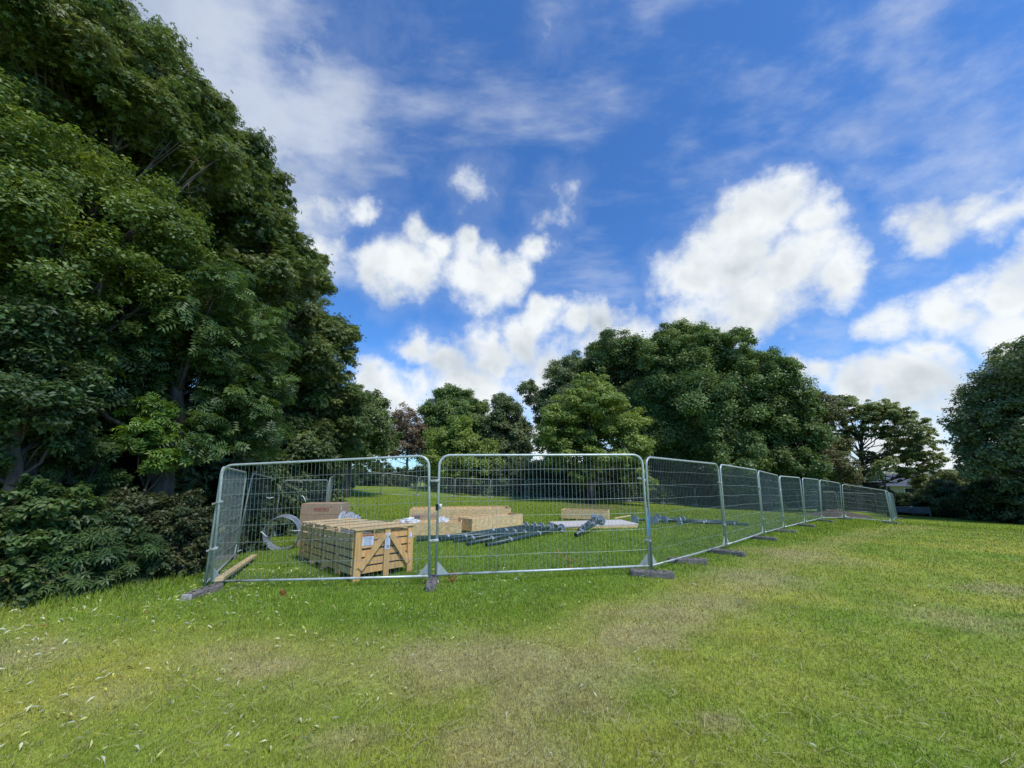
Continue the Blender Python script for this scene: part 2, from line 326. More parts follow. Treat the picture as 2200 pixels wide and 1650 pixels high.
# boundary between longer lush grass and the mown strip, traced on the ground
BL = [G(*p) for p in [(-600,1290),(0,1300),(250,1330),(560,1350),(900,1350),(1150,1330),(1330,1290),(1480,1235),(1640,1182),(1800,1145),(1950,1126)]]
BX = np.array([p.x for p in BL]); BY = np.array([p.y for p in BL])
def lush(x, y):                       # positive inside the long grass
    yb = np.interp(x, BX, BY)
    return (y - yb) + .5 * (fbm(x * 1.3, y * 1.3, 3, 31) - .5)
PATCH = [(570,1435,.26,.8),(1000,1420,.55,.8),(1180,1500,.35,.8),(1380,1365,.35,.85),(1540,1295,.45,.5),(1560,1555,.1,1.0),(1080,1600,.3,.7),(1120,1655,.3,.8),(930,1400,.35,.5),(20,1410,.5,.6),(740,1580,.2,.6),(1240,1440,.5,.5),(2150,1265,.5,.6),(1150,1610,.25,.5),
         (1700,1190,.8,.5),(240,1500,.25,.3),(500,1400,.3,.4),(1430,1320,.5,.5),(2080,1330,.6,.45),(1620,1240,.7,.5),(1750,1200,.8,.4)]
PG = [(G(a, b), r, k) for a, b, r, k in PATCH]
def grass_color(x, y):
    n1 = fbm(x * .8, y * .8, 4, 1); n2 = fbm(x * 3.1, y * 3.1, 3, 5); n3 = fbm(x * .17, y * .17, 3, 9)
    ls = lush(x, y); m = 1 / (1 + np.exp(-ls * 2.6)); far = np.clip((np.hypot(x, y) - 9) / 15, 0, 1)
    lushc = np.stack([.098 + .040 * n1, .160 + .05 * n1, .020 + .008 * n2], -1)
    lfar = np.stack([.118 + .03 * n3, .165 + .03 * n3, .018 + .0 * n3], -1)
    lushc = lushc * (1 - far[..., None]) + lfar * far[..., None]
    a = x * .42 + y * .9; b = x * .9 - y * .42
    stripe = fbm(a * 1.1, b * .22, 3, 21)
    k = np.clip((n1 * .5 + stripe * .6 + n2 * .25 - .47) * 2.3, 0, 1)
    mown = np.stack([.140 + .115 * k, .200 + .060 * k, .026 + .022 * k], -1)
    c = mown * (1 - m[..., None]) + lushc * m[..., None]
    # yellowish wheel track along the mown edge
    tr = np.exp(-((ls + .9) / .55) ** 2) * (.35 + .9 * n1) * np.clip((x + 4) / 3, 0, 1)
    tr = np.clip(tr, 0, .5)[..., None]; c = c * (1 - tr) + np.array([.25, .24, .075]) * tr
    p = np.zeros_like(x)
    for g, r, kk in PG:
        sx = 1.5; d = np.sqrt(((x - g.x) / (r * sx)) ** 2 + ((y - g.y) / r) ** 2)
        p = np.maximum(p, kk * np.clip(1.25 - d + .9 * (n2 - .5) + .5 * (n1 - .5), 0, 1))
    p = np.clip(p * 1.0, 0, .54)[..., None]
    c = c * (1 - p) + np.array([.29, .245, .13]) * p
    n4 = fbm(x * 8, y * 8, 3, 61); c = c * (.80 + .40 * n4)[..., None]
    # worn earth under the big tree and beneath the hedge on the left
    gt = np.exp(-(((x - 7.0) / 2.6) ** 2 + ((y - 34) / 5.0) ** 2))[..., None]; c = c * (1 - .75 * gt) + np.array([.13, .11, .06]) * .75 * gt
    return c * 1.42

def ground():
    n = 330
    u = np.linspace(-1, 1, n); s = np.sinh(u * 7.2) / np.sinh(7.2)
    xs = s * 2200 * 1.0; ys = s * 2200 + 6
    X, Y = np.meshgrid(xs, ys); Z = gz(X, Y)
    V = np.stack([X, Y, Z], -1).reshape(-1, 3)
    i = np.arange(n * n).reshape(n, n); q = np.stack([i[:-1, :-1], i[:-1, 1:], i[1:, 1:], i[1:, :-1]], -1).reshape(-1, 4)
    me = npmesh('grass_field', V, q, np.full(len(q), 4), grass_color(X.ravel(), Y.ravel()), smooth=True)
    m, t, b = material('grass_ground', rough=.9, spec=.15)
    a = nd(t, 'ShaderNodeAttribute', attribute_name='Col'); c = nd(t, 'ShaderNodeTexCoord')
    def nz_(scale, det=8, vec=None):
        k = nd(t, 'ShaderNodeTexNoise'); k.inputs['Scale'].default_value = scale; k.inputs['Detail'].default_value = det; k.inputs['Roughness'].default_value = .65
        t.links.new(vec or c.outputs['Object'], k.inputs['Vector']); return k.outputs['Fac']
    n1 = nz_(26); n2 = nz_(3.2, 6); 
    f = mth('ADD', mth('MULTIPLY_ADD', n1, 1.6, .2, tree=t), mth('MULTIPLY_ADD', n2, .5, -.25, tree=t), tree=t)
    s = nd(t, 'ShaderNodeVectorMath', operation='SCALE'); t.links.new(a.outputs['Color'], s.inputs[0]); t.links.new(f, s.inputs['Scale']); t.links.new(s.outputs[0], b.inputs['Base Color'])
    bp = nd(t, 'ShaderNodeBump'); bp.inputs['Strength'].default_value = .7; bp.inputs['Distance'].default_value = .03; t.links.new(n1, bp.inputs['Height']); t.links.new(bp.outputs[0], b.inputs['Normal'])
    o = link('ground', me, m); tag(o, 'sloping park lawn of mown grass', None, None, 'structure')
ground()

# ------------------------------------------------------------------ grass blades, leaves and flowers on the lawn
def ring(n, d0, d1, a0=-60, a1=60, pw=1.0):
    D = d0 * (d1 / d0) ** (rng.random(n) ** pw); A = np.radians(rng.uniform(a0, a1, n)); return D * np.sin(A), D * np.cos(A), D
def blades():
    n = 760000
    x, y, D = ring(n, 2.2, 50); k = rng.random(n) < np.clip((50 - D) / 26, 0, 1); x = x[k]; y = y[k]; D = D[k]; n = len(x); z = gz(x, y)
    ls = lush(x, y); inl = ls + rng.normal(0, .3, n) > 0
    L_ = np.where(inl, rng.uniform(.028, .062, n), rng.uniform(.018, .042, n)) * (.55 + .9 * fbm(x * 5, y * 5, 3, 91)) * (1 + .035 * np.clip(D - 4, 0, 24))
    edge = np.exp(-((D - 9.2) / .6) ** 2) * (x < -5.7) * (y > 4); L_ = L_ * (1 + 1.6 * edge)
    W_ = np.where(inl, .006, .0055) * (1 + .22 * np.maximum(D - 3, 0))
    th = rng.uniform(0, 2 * np.pi, n); lean = np.abs(rng.normal(.5, .35, n)); ph = rng.uniform(0, 2 * np.pi, n)
    dx = np.cos(ph); dy = np.sin(ph)
    V = np.zeros((n, 3, 3)); s = np.stack([np.cos(th) * W_ / 2, np.sin(th) * W_ / 2, 0 * th], -1); base = np.stack([x, y, z - .004], -1)
    V[:, 0] = base - s; V[:, 1] = base + s
    V[:, 2] = base + np.stack([dx * np.sin(lean) * L_, dy * np.sin(lean) * L_, np.cos(lean) * L_], -1)
    c = grass_color(x, y) * rng.uniform(.6, 1.65, n)[:, None]
    dry = rng.random(n) < np.where(inl, .03, .10); c[dry] = np.array([.34, .31, .15]) * rng.uniform(.7, 1.2, dry.sum())[:, None]
    yl = rng.random(n) < .15; c[yl] *= np.array([1.35, 1.12, .8])
    me = npmesh('grass_blades', V.reshape(-1, 3), np.arange(3 * n), np.full(n, 3), c)
    tag(link('grass', me, M['grass']), 'short green grass blades growing over the lawn', 'grass', kind='stuff')
blades()

def scatter(tv, tf, pos, nor, scale, spin=None, tilt=0):
    """place a template (x right, y along, z normal) at pos facing nor"""
    n = len(pos); nor = nor / np.linalg.norm(nor, axis=1, keepdims=True)
    a = np.where(np.abs(nor[:, 2:3]) < .95, np.array([[0, 0, 1.]]), np.array([[1., 0, 0]]))
    x = np.cross(a, nor); x /= np.linalg.norm(x, axis=1, keepdims=True); y = np.cross(nor, x)
    if spin is None: spin = rng.uniform(0, 2 * np.pi, n)
    c, s = np.cos(spin)[:, None], np.sin(spin)[:, None]; x, y = x * c + y * s, y * c - x * s
    V = pos[:, None, :] + scale[:, None, None] * (tv[None, :, 0:1] * x[:, None] + tv[None, :, 1:2] * y[:, None] + tv[None, :, 2:3] * nor[:, None])
    k = len(tv); loops = []; sizes = []
    fl = np.concatenate([np.array(f) for f in tf]); fs = np.array([len(f) for f in tf])
    LO = (fl[None] + k * np.arange(n)[:, None]).ravel(); SZ = np.tile(fs, n)
    return V.reshape(-1, 3), LO, SZ
def t_leaf(wd=.5):          # one folded leaf
    return np.array([(0, 0, 0), (-wd / 2, .45, .1), (0, 1, -.05), (wd / 2, .45, .1)]) - np.array([0, .4, 0]), [(0, 3, 2, 1)]
def t_fold(wd=.55):
    return np.array([(0, 0, 0), (-wd / 2, .4, .13), (0, 1, -.08), (wd / 2, .4, .13)]) - np.array([0, .4, 0]), [(0, 2, 1), (0, 3, 2)]
def t_palm(k=5, spread=120, wd=.26, ln=.7):
    V = []; Fc = []
    for i in range(k):
        a = R(-spread + 2 * spread * i / (k - 1)) if k > 1 else 0; l = ln * (1 - .35 * abs(a) / R(spread)); d = np.array([math.sin(a), math.cos(a)]); p = np.array([d[1], -d[0]])
        b = len(V); V += [(0, 0, 0), (*(d * l * .55 - p * wd / 2), .05), (*(d * l), -.1), (*(d * l * .55 + p * wd / 2), .05)]; Fc.append((b, b + 3, b + 2, b + 1))
    return np.array(V), Fc
def t_pinnate(k=4):
    V = []; Fc = []
    def lf(o, d, l, wd):
        d = np.array(d) / np.linalg.norm(d); p = np.array([d[1], -d[0]]); o = np.array(o); b = len(V)
        V.extend([(*o, 0), (*(o + d * l * .5 - p * wd / 2), .02), (*(o + d * l), -.07), (*(o + d * l * .5 + p * wd / 2), .02)]); Fc.append((b, b + 3, b + 2, b + 1))
    for i in range(k):
        for sx in (-1, 1): lf((0, .15 + i * .19), (sx, .45), .36, .12)
    lf((0, .15 + (k - 1) * .19), (0, 1), .36, .13)
    return np.array(V) - np.array([0, .4, 0]), Fc
TPL = {'leaf': t_leaf(), 'fold': t_fold(), 'palm': t_palm(), 'ash': t_pinnate(), 'whorl': t_palm(7, 150, .16, .95)}

def litter():
    pts = []; 
    while len(pts) < 1500:
        px = rng.uniform(-60, 1500) if rng.random() < .85 else rng.uniform(1100, 2200); py = 1225 + 425 * rng.random() ** 2.2
        dens = np.interp(px, [-60, 350, 700, 1100, 1500, 2200], [1, 1, .55, .2, .08, .05]) * np.interp(py, [1200, 1290, 1450, 1650], [.7, 1, .7, .4])
        if rng.random() < dens * (.25 + 1.5 * max(0, float(fbm(np.array([px * .012]), np.array([py * .03]), 3, 8)[0]) - .35) * 2): pts.append(tuple(G(px, py)))
    p = np.array(pts); n = len(p); p[:, 2] += rng.uniform(.015, .04, n)
    nr = np.stack([rng.normal(0, .45, n), rng.normal(0, .45, n), np.ones(n)], -1)
    V, lo, sz = scatter(*t_fold(.26), p, nr, rng.uniform(.015, .045, n) * (.7 + .2 * np.hypot(p[:, 0], p[:, 1])))
    c = np.array([.66, .66, .26])[None] * rng.uniform(.6, 1.3, n)[:, None]; c[:, 2] *= rng.uniform(.6, 2, n); br = rng.random(n) < .05; c[br] = (.3, .19, .06)
    me = npmesh('fallen_leaves', V, lo, sz, np.repeat(c, 2, 0))
    tag(link('fallen_leaves', me, M['leaf']), 'pale yellow green fallen leaves strewn over the grass', 'leaves', kind='stuff')
    # straws on the dry patches
    n = 2600; x, y, D = ring(n, 2.4, 9); k = lush(x, y) < -.1; x = x[k]; y = y[k]; n = len(x); z = gz(x, y) + .02; th = rng.uniform(0, np.pi, n); l = rng.uniform(.03, .13, n); wv = .0022 + .0006 * D[k]
    d = np.stack([np.cos(th), np.sin(th), rng.normal(0, .15, n)], -1) * l[:, None] / 2; s = np.stack([-np.sin(th), np.cos(th), 0 * th], -1) * wv[:, None] / 2; b = np.stack([x, y, z + .008], -1)
    V = np.stack([b - d - s, b + d - s, b + d + s, b - d + s], 1).reshape(-1, 3)
    me = npmesh('straw', V, np.arange(4 * n), np.full(n, 4), np.array([.46, .42, .22])[None] * rng.uniform(.6, 1.2, n)[:, None])
    tag(link('dry_straw', me, M['grass']), 'thin pale dry straws lying on the mown strip', 'straw', kind='stuff')
litter()
def flowers():
    ico = [(0, 0, 1), (.9, 0, .45), (.28, .85, .45), (-.72, .53, .45), (-.72, -.53, .45), (.28, -.85, .45), (0, 0, -.2)]
    fc = [(0, 1, 2), (0, 2, 3), (0, 3, 4), (0, 4, 5), (0, 5, 1), (6, 2, 1), (6, 3, 2), (6, 4, 3), (6, 5, 4), (6, 1, 5)]
    n = 6000; x, y, D = ring(n, 4, 24, -45, 45); c1 = fbm(x * .9, y * .9, 3, 77); ls = lush(x, y)
    k = (ls > -.15) & (rng.random(n) < np.clip((c1 - .38) * 3.2, .03, 1)) | ((ls < 0) & (rng.random(n) < .03)); x = x[k]; y = y[k]; D = D[k]; n = len(x)
    hgt = np.where(lush(x, y) > 0, rng.uniform(.05, .10, n), rng.uniform(.02, .04, n))
    p = np.stack([x, y, gz(x, y) + hgt], -1)
    V, lo, sz = scatter(np.array(ico), fc, p, np.stack([rng.normal(0, .2, n), rng.normal(0, .2, n), np.ones(n)], -1), rng.uniform(.005, .010, n) * (1 + .02 * D))
    c = np.tile(np.array([.62, .64, .5]), (n, 1)) * rng.uniform(.7, 1.15, n)[:, None]
    me = npmesh('clover', V, lo, sz, np.repeat(c, 10, 0))
    tag(link('white_clover', me, M['grass']), 'tiny white clover and daisy heads in the longer grass', 'flowers', kind='stuff')
flowers()

# ------------------------------------------------------------------ trees
def crown_mesh(lobes, size, cover, cols, tpl, droop=0.0, flat=.75, core=True, subr=.33, gap=0.0, gain=1.0):
    """lobes: (centre, radius). foliage clumps on each lobe, leaves on each clump"""
    pos = []; nor = []; cid = []
    for c, r in lobes:
        ns = int(np.clip(14 + r * 7, 14, 46))
        k = 0
        for _ in range(ns):
            d = rng.normal(size=3); d[2] = d[2] * .8 + .25; d /= np.linalg.norm(d)
            sr = r * subr * rng.uniform(.5, 1.2); sc = c + d * r * rng.uniform(.5, 1.05) * np.array([1, 1, .9])
            if rng.random() < gap: continue
            m = int(cover * 2.2 * math.pi * sr * sr * 2 / (size * size * .45)) + 6; m = min(m, 11000)
            e = rng.normal(size=(m, 3)); e[:, 2] += .35; e /= np.linalg.norm(e, axis=1, keepdims=True)
            rad = sr * (1 - .6 * rng.random(m) ** 1.5) * (1 + .5 * (rng.random(m) - .5)); rad = np.where(rng.random(m) < .12, rad * rng.uniform(1.1, 1.7, m), rad)
            q = sc + e * rad[:, None] * np.array([1, 1, flat])
            pos.append(q); nr = e * .55 + d * .35 + np.array([0, 0, .8]) + rng.normal(0, .5, (m, 3)); nor.append(nr); cid.append(np.full(m, rng.random()))
    pos = np.concatenate(pos); nor = np.concatenate(nor); cid = np.concatenate(cid); n = len(pos)
    V, lo, sz = scatter(TPL[tpl][0], TPL[tpl][1], pos, nor, size * rng.uniform(.65, 1.35, n))
    A = np.array(cols); w_ = np.clip(cid * (len(A) - 1) + rng.normal(0, .35, n), 0, len(A) - 1.001); i = w_.astype(int); f = (w_ - i)[:, None]
    c = (A[i] * (1 - f) + A[i + 1] * f) * rng.uniform(.75, 1.3, n)[:, None] * LEAFGAIN; lum = c.mean(1, keepdims=True); c = c * .82 + lum * .18 * np.array([[1.15, 1.1, .85]]); c = c * np.array([[1.08, 1.0, .85]]) * gain
    return npmesh('foliage', V, lo, sz, np.repeat(c, len(TPL[tpl][1]), 0)), n
GC_ = 'trees beyond the far fence'
TOTAL = [0]; LEAFGAIN = 2.0
def limbs(base, top, lobes, r0, split=.35, wob=.05):
    mb = MB(); base = Vector(base); top = Vector(top); k = 9; pts = []
    ax = top - base
    for i in range(k):
        t = i / (k - 1); pts.append(base + ax * t + Vector((rng.normal(), rng.normal(), 0)) * wob * ax.length * t * (1 - .3 * t) * .5)
    rs = [r0 * (1.35 if i == 0 else 1) * (1 - .82 * i / (k - 1)) for i in range(k)]
    mb.tube(pts, rs, 9)
    for c, r in lobes:
        c = Vector(c); hgt = max(0.05, min(.9, (c.z - base.z) / max(ax.z, .1))); t = max(split * .8, min(.92, hgt * .72 + rng.uniform(-.08, .04)))
        j = t * (k - 1); i = int(j); a = pts[i].lerp(pts[min(i + 1, k - 1)], j - i); rr = max(.015, r0 * (1 - .82 * t) * .36)
        mid = a.lerp(c, .5) + Vector((0, 0, -.10 * (c - a).length)) + Vector(rng.normal(size=3)) * .06 * (c - a).length
        q = [a, a.lerp(mid, .5), mid, mid.lerp(c, .5), c]; mb.tube(q, [rr, rr * .85, rr * .65, rr * .45, rr * .25], 6)
        for _ in range(5):
            e = c + Vector(rng.normal(size=3)) * r * .3; mb.tube([mid.lerp(c, rng.uniform(0, .9)), mid.lerp(e, .6) + Vector((0, 0, .1)), e], [rr * .4, rr * .25, rr * .1], 5)
    return mb
def tree(name, label, cat, D, bpx, lobes, cols, size, cover=1.0, tpl='leaf', r0=.25, group=None, back=True, flat=.75, kind='tree', base_y=None, gap=0.0, topf=None, subr=.33, spread=.5):
    W = []
    for l in lobes:
        px, py, rp = l[:3]; rp = rp * (1.12 if group == GC_ else 1); dd = l[3] if len(l) > 3 else 0
        p, t = P(px, py, D + dd); r = rp / F * t
        if len(l) <= 3: 
            p, t = P(px, py, D + rng.uniform(-spread, spread) * r * 1.5); r = rp / F * t
        W.append((p, r))
        if back: p2, t2 = P(px, py, D + r * 1.2 + rng.uniform(0, .6) * r); W.append((p2 + rng.normal(0, .15, 3) * r, r))
    b, _ = P(bpx, 1100, D); b[2] = g1(b[0], b[1])
    if kind == 'bush' or base_y is not None:
        for p, r in list(W):
            zg = g1(p[0], p[1]); q = p.copy()
            while q[2] - r * .9 > zg + .05: q = q - np.array([rng.normal(0, .2) * r, rng.normal(0, .2) * r, r * 1.05]); W.append((q, r))
    root = empty(name, b); Mi = np.array(b)
    W = [(p - Mi, r) for p, r in W]
    me, n = crown_mesh(W, size, cover, cols, tpl, flat=flat, subr=subr, gap=gap, gain=1.3 if group == GC_ else 1.0); TOTAL[0] += n
    link('crown' if kind == 'tree' else 'foliage', me, M['leaf'], root)
    zt = max(p[2] + r * .2 for p, r in W); cx = np.mean([p[0] for p, r in W]); cy = np.mean([p[1] for p, r in W])
    lm = limbs((0, 0, -.15), (cx * .6, cy * .6, zt * .88), W, r0, .3 if kind == 'tree' else .02)
    lm.build('trunk' if kind == 'tree' else 'stems', M['bark'] if kind == 'tree' else M['twig'], root, smooth=True)
    tag(root, label, cat, group)
    return root
SYC = [(.030,.062,.018),(.042,.085,.022),(.060,.105,.028),(.085,.125,.035)]
LIM = [(.045,.085,.015),(.065,.115,.018),(.095,.140,.024),(.13,.15,.035)]
ASH = [(.022,.055,.018),(.035,.080,.020),(.055,.105,.022)]
DRK = [(.020,.045,.016),(.032,.062,.020),(.050,.080,.026)]  # dark leaf tones; on the lower left plants they stand in for overhang shade
GRY = [(.045,.075,.032),(.065,.095,.042),(.085,.115,.055)]
BRN = [(.065,.055,.035),(.09,.07,.048),(.11,.088,.06)]
BRT = [(.058,.098,.018),(.078,.125,.022),(.105,.150,.030)]
OLV = [(.060,.092,.030),(.085,.118,.040),(.11,.14,.05)]
GL = 'trees of the left hand belt'; GC = 'trees beyond the far fence'; GS = 'shrubs along the wood edge on the left'; GU = 'bushes under the far trees'
tree('sycamore_tree', 'tallest sycamore whose crown fills the upper left corner of the picture', 'tree', 12.5, 90,
     [(-120,40,200),(60,40,150),(200,60,120),(285,110,90),(340,170,75),(400,215,70),(120,190,130),(260,230,110),(370,300,90),(20,470,140,2.5),(160,420,120,2.5),(300,340,95,2),(320,400,90,2.5),(440,270,60),(-80,250,180),(455,350,70)], SYC[1:] + GRY[1:2], .115, .62, 'palm', .32, GL)
tree('lime_tree', 'yellow green tree with drooping sweeps of foliage in front of the tall sycamore', 'tree', 10.5, 30,
     [(-150,420,190),(20,300,110),(110,370,110),(210,430,110),(300,480,100),(360,540,80),(60,520,130),(220,590,100),(-80,620,150),(130,680,110),(330,640,80),(235,650,105,3),(300,750,90,3)], LIM[:2] + SYC[2:3] + LIM[1:3], .08, .75, 'fold', .24, GL)
tree('sycamore_tree', 'sycamore with scalloped crown edge against the white cloud, right of the tallest one', 'tree', 17, 400,
     [(520,340,70),(560,390,55),(585,440,48),(500,430,80),(440,420,80),(540,500,80),(600,520,52),(460,520,90),(640,560,50),(670,615,50),(600,610,75),(520,600,90),(400,520,80)], SYC + GRY[:1], .15, .7, 'palm', .30, GL)
tree('sycamore_tree', 'rounded sycamore ending the left belt, its leafy tip jutting into blue sky', 'tree', 22, 560,
     [(735,735,38),(700,720,52),(715,790,55),(650,700,70),(690,860,70),(620,780,90),(640,880,90),(740,860,42),(560,700,100),(720,930,70),(560,850,90),(620,960,80)], DRK[1:] + SYC[1:], .17, .75, 'palm', .30, GL)
tree('maple_tree', 'pale green maple standing farthest along the left belt beside the reddish tree', 'tree', 36, 740,
     [(795,870,36),(780,920,48),(815,910,34),(750,900,60),(740,960,60),(800,965,45),(835,950,26),(700,940,60)], SYC[1:] + GRY[1:], .28, .9, 'leaf', .25, GL)
tree('ash_tree', 'dark feathery ash hanging over the left lawn behind the fence corner', 'tree', 11.5, 330,
     [(380,700,100),(460,640,90),(300,760,110),(440,770,100),(520,720,90),(200,800,110),(360,860,90),(480,880,90),(540,830,80),(100,760,120),(420,950,70),(540,930,70)], ASH, .30, .8, 'ash', .26, GL)
tree('elder_tree', 'dark elder at the left edge under the lime tree', 'tree', 9.5, 20,
     [(60,860,90),(-40,800,120),(140,900,70),(60,960,80),(-80,960,120),(150,820,60),(0,720,120)], DRK[:2] + ASH[:2], .09, .8, 'fold', .14, GL)  # leaf colours kept dark to paint in the shade under the lime
tree('ash_sapling', 'bright green ash sapling glowing against dark shade left of the fence corner', 'sapling', 11.2, 300,
     [(325,890,42),(350,940,46),(370,985,36),(300,940,40),(340,990,30)], [(.045,.11,.015),(.07,.15,.02)], .26, .75, 'ash', .05, GL, back=False)
tree('ash_sapling', 'darker ash sapling low in the shade left of the bright one', 'sapling', 10.8, 190,
     [(215,975,42),(170,1000,40),(230,1030,36),(130,970,40)], ASH, .24, .75, 'ash', .05, GL, back=False)
# hollies behind the left belt, the overhang's shade put into their dark leaf colour
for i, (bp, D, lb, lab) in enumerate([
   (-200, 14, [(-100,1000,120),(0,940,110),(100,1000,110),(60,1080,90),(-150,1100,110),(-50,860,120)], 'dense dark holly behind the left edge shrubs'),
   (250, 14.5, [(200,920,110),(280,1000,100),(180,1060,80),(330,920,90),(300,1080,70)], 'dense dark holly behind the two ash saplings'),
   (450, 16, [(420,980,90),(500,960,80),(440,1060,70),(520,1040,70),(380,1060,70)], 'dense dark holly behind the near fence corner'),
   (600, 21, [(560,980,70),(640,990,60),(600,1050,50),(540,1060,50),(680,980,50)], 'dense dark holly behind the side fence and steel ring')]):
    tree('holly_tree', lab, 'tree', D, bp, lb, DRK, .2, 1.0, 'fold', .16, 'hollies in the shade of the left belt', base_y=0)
shr = [('rhododendron', 'long leaved rhododendron clump in the middle of the left shrub edge', 8.6, [(140,1180,55),(220,1195,48),(290,1190,40),(90,1210,45),(180,1150,50)], ASH[:2] + DRK[2:], .15, 'whorl'),  # shrub leaf colours lowered to carry the shade of the crowns overhead
       ('laurel_bush', 'glossy laurel bush at the left picture edge above the shrub border', 8.6, [(40,1110,60),(110,1095,55),(-40,1120,70),(160,1090,40),(60,1060,45)], ASH[1:2] + LIM[:1] + DRK[1:2], .085, 'fold'),
       ('bramble_bush', 'tangled brown bramble bush with bare stems left of the fence corner', 9.2, [(330,1110,45),(390,1090,42),(430,1120,30),(350,1160,36),(280,1090,45),(400,1150,30)], [(.028,.042,.016),(.040,.050,.020),(.03,.055,.018)], .07, 'leaf'),
       ('bramble_bush', 'low bramble sprawling onto the lawn at the left picture edge', 8.4, [(30,1215,28),(90,1220,24),(-30,1205,36),(140,1215,20)], [(.035,.055,.018),(.05,.07,.022),(.09,.10,.03)], .07, 'leaf'),
       ('nettle_bush', 'dark weedy bush between the rhododendron and the brambles', 8.8, [(250,1140,40),(300,1150,34),(210,1110,40),(340,1195,26)], DRK, .08, 'fold'),
       ('bramble_bush', 'leafy bramble low against the lawn beside the fence corner', 9.0, [(400,1185,24),(440,1165,20),(360,1205,22),(310,1215,20)], [(.035,.055,.018),(.055,.07,.024)], .07, 'leaf')]
for nm, lab, D, lb, cols, sz, tp in shr:
    tree(nm, lab, 'bush', D + 0.9, np.mean([l[0] for l in lb]), lb, cols, sz, .9, tp, .03, GS, kind='bush', spread=.3)
side = [(500,13,[(480,1110,40),(520,1120,36),(450,1130,34)],'dark bush behind the first side fence panel'),(570,17,[(560,1090,34),(600,1080,36),(530,1080,34)],'dark bush behind the steel ring'),
        (650,22,[(630,1050,34),(600,1040,34),(650,1030,26)],'dark bush beside the left bench'),(640,17,[(610,1110,26),(640,1095,20)],'low dark bush left of the cardboard box')]
for bp, D, lb, lab in side: tree('bush', lab, 'bush', D, bp, lb, DRK, .14, 1.0, 'leaf', .04, 'bushes behind the side fence', kind='bush', spread=.3)
# beyond the far fence
tree('copper_tree', 'small reddish brown dying tree between the left belt and the green sycamore', 'tree', 58, 872,
     [(870,895,26),(845,925,26),(890,925,24),(865,955,30),(900,960,22),(835,965,24)], BRN, .28, .55, 'leaf', .22, GC, gap=.15)
tree('sycamore_tree', 'narrow dark sycamore behind the lime green maple, left of the sky gap', 'tree', 60, 965,
     [(960,862,30),(985,858,24),(940,890,32),(1000,890,34),(965,910,45),(1020,930,36),(925,930,30),(960,960,50),(1030,880,20)], SYC, .30, .9, 'leaf', .35, GC)
tree('maple_tree', 'low lime green maple with trunk just behind the far fence, left of centre', 'tree', 47, 1008,
     [(985,920,26),(950,950,32),(1000,960,36),(1040,975,32),(960,1000,36),(1010,1010,36),(1060,1000,24),(925,990,22),(1080,1015,18)], BRT + LIM[1:2], .26, .8, 'leaf', .22, GC)
tree('oak_tree', 'grey green pointed tree with dead twigs just left of the large sky gap', 'tree', 58, 1090,
     [(1078,862,20),(1090,885,30),(1065,910,30),(1110,920,28),(1085,950,42),(1115,970,30),(1060,960,28),(1100,1010,40)], GRY + DRK[1:2], .30, .85, 'leaf', .3, GC)
tree('sycamore_tree', 'thin crowned tree with bare branches leaning left into the sky gap', 'tree', 58, 1215,
     [(1150,860,24),(1135,835,18),(1195,805,28),(1220,830,36),(1180,880,28),(1230,800,32),(1240,870,50),(1165,905,18),(1200,850,32),(1215,930,44)], GRY, .30, .8, 'leaf', .32, GC, gap=.2)
tree('sycamore_tree', 'broad grey green sycamore rising behind the bright maple', 'tree', 60, 1330,
     [(1320,750,38),(1360,760,36),(1280,790,40),(1400,790,42),(1340,810,55),(1420,840,55),(1250,830,38),(1300,860,55),(1380,880,60),(1430,800,34),(1240,790,30),(1300,765,34),(1410,760,32),(1230,900,50)], GRY[:2] + SYC[1:], .30, .95, 'leaf', .4, GC)
tree('maple_tree', 'bright yellow green maple with layered boughs and a thick trunk by the far fence', 'tree', 38.5, 1270,
     [(1270,835,32),(1230,870,38),(1300,870,42),(1200,910,42),(1260,920,46),(1330,920,42),(1180,950,34),(1240,960,44),(1350,960,38),(1300,990,40),(1190,990,26),(1360,1010,30),(1250,1020,22),(1390,1040,22)], BRT + SYC[2:3], .24, .75, 'fold', .34, GC, flat=.55)
tree('horse_chestnut', 'tallest tree of the big central clump, standing right of the bright maple', 'tree', 50, 1470,
     [(1450,735,38),(1490,745,40),(1535,740,30),(1430,780,45),(1500,800,60),(1570,790,45),(1440,860,60),(1530,880,75),(1480,950,70),(1400,940,50),(1560,960,60),(1590,730,26),(1430,1010,45)], SYC, .27, .95, 'leaf', .45, GC)
tree('horse_chestnut', 'wide dark tree forming the right shoulder of the central clump', 'tree', 48, 1650,
     [(1640,790,38),(1680,810,34),(1600,830,50),(1660,860,55),(1710,870,40),(1620,920,65),(1700,940,55),(1740,930,28),(1580,990,55),(1660,1000,60),(1730,1000,40),(1550,1030,40)], SYC[:3] + DRK[2:], .27, .95, 'leaf', .45, GC)
tree('beech_tree', 'brownish beech tucked between the central clump and the open crowned tree', 'tree', 52, 1765,
     [(1760,920,28),(1780,960,34),(1800,1000,30),(1750,990,28),(1820,1025,22),(1770,870,26),(1785,890,22)], [(.045,.06,.022),(.07,.07,.032),(.055,.08,.028)], .27, .8, 'leaf', .3, GC)
tree('open_crowned_oak', 'open crowned spreading tree with sky showing through its dark branches on the right', 'tree', 60, 1845,
     [(1780,880,24),(1820,872,24),(1860,880,24),(1900,885,26),(1940,900,24),(1970,920,22),(1880,920,22),(1840,930,18),(1920,940,24),(1990,950,20),(1800,930,18),(1960,980,22),(2005,985,18),(1900,990,20),(1860,975,14),(1940,1015,18),(1800,960,22),(1830,900,24),(1935,960,22),(1870,1000,16),(1990,1010,20)], OLV + SYC[1:2], .25, 1.0, 'leaf', .34, GC, flat=.5, back=True, gap=.2)
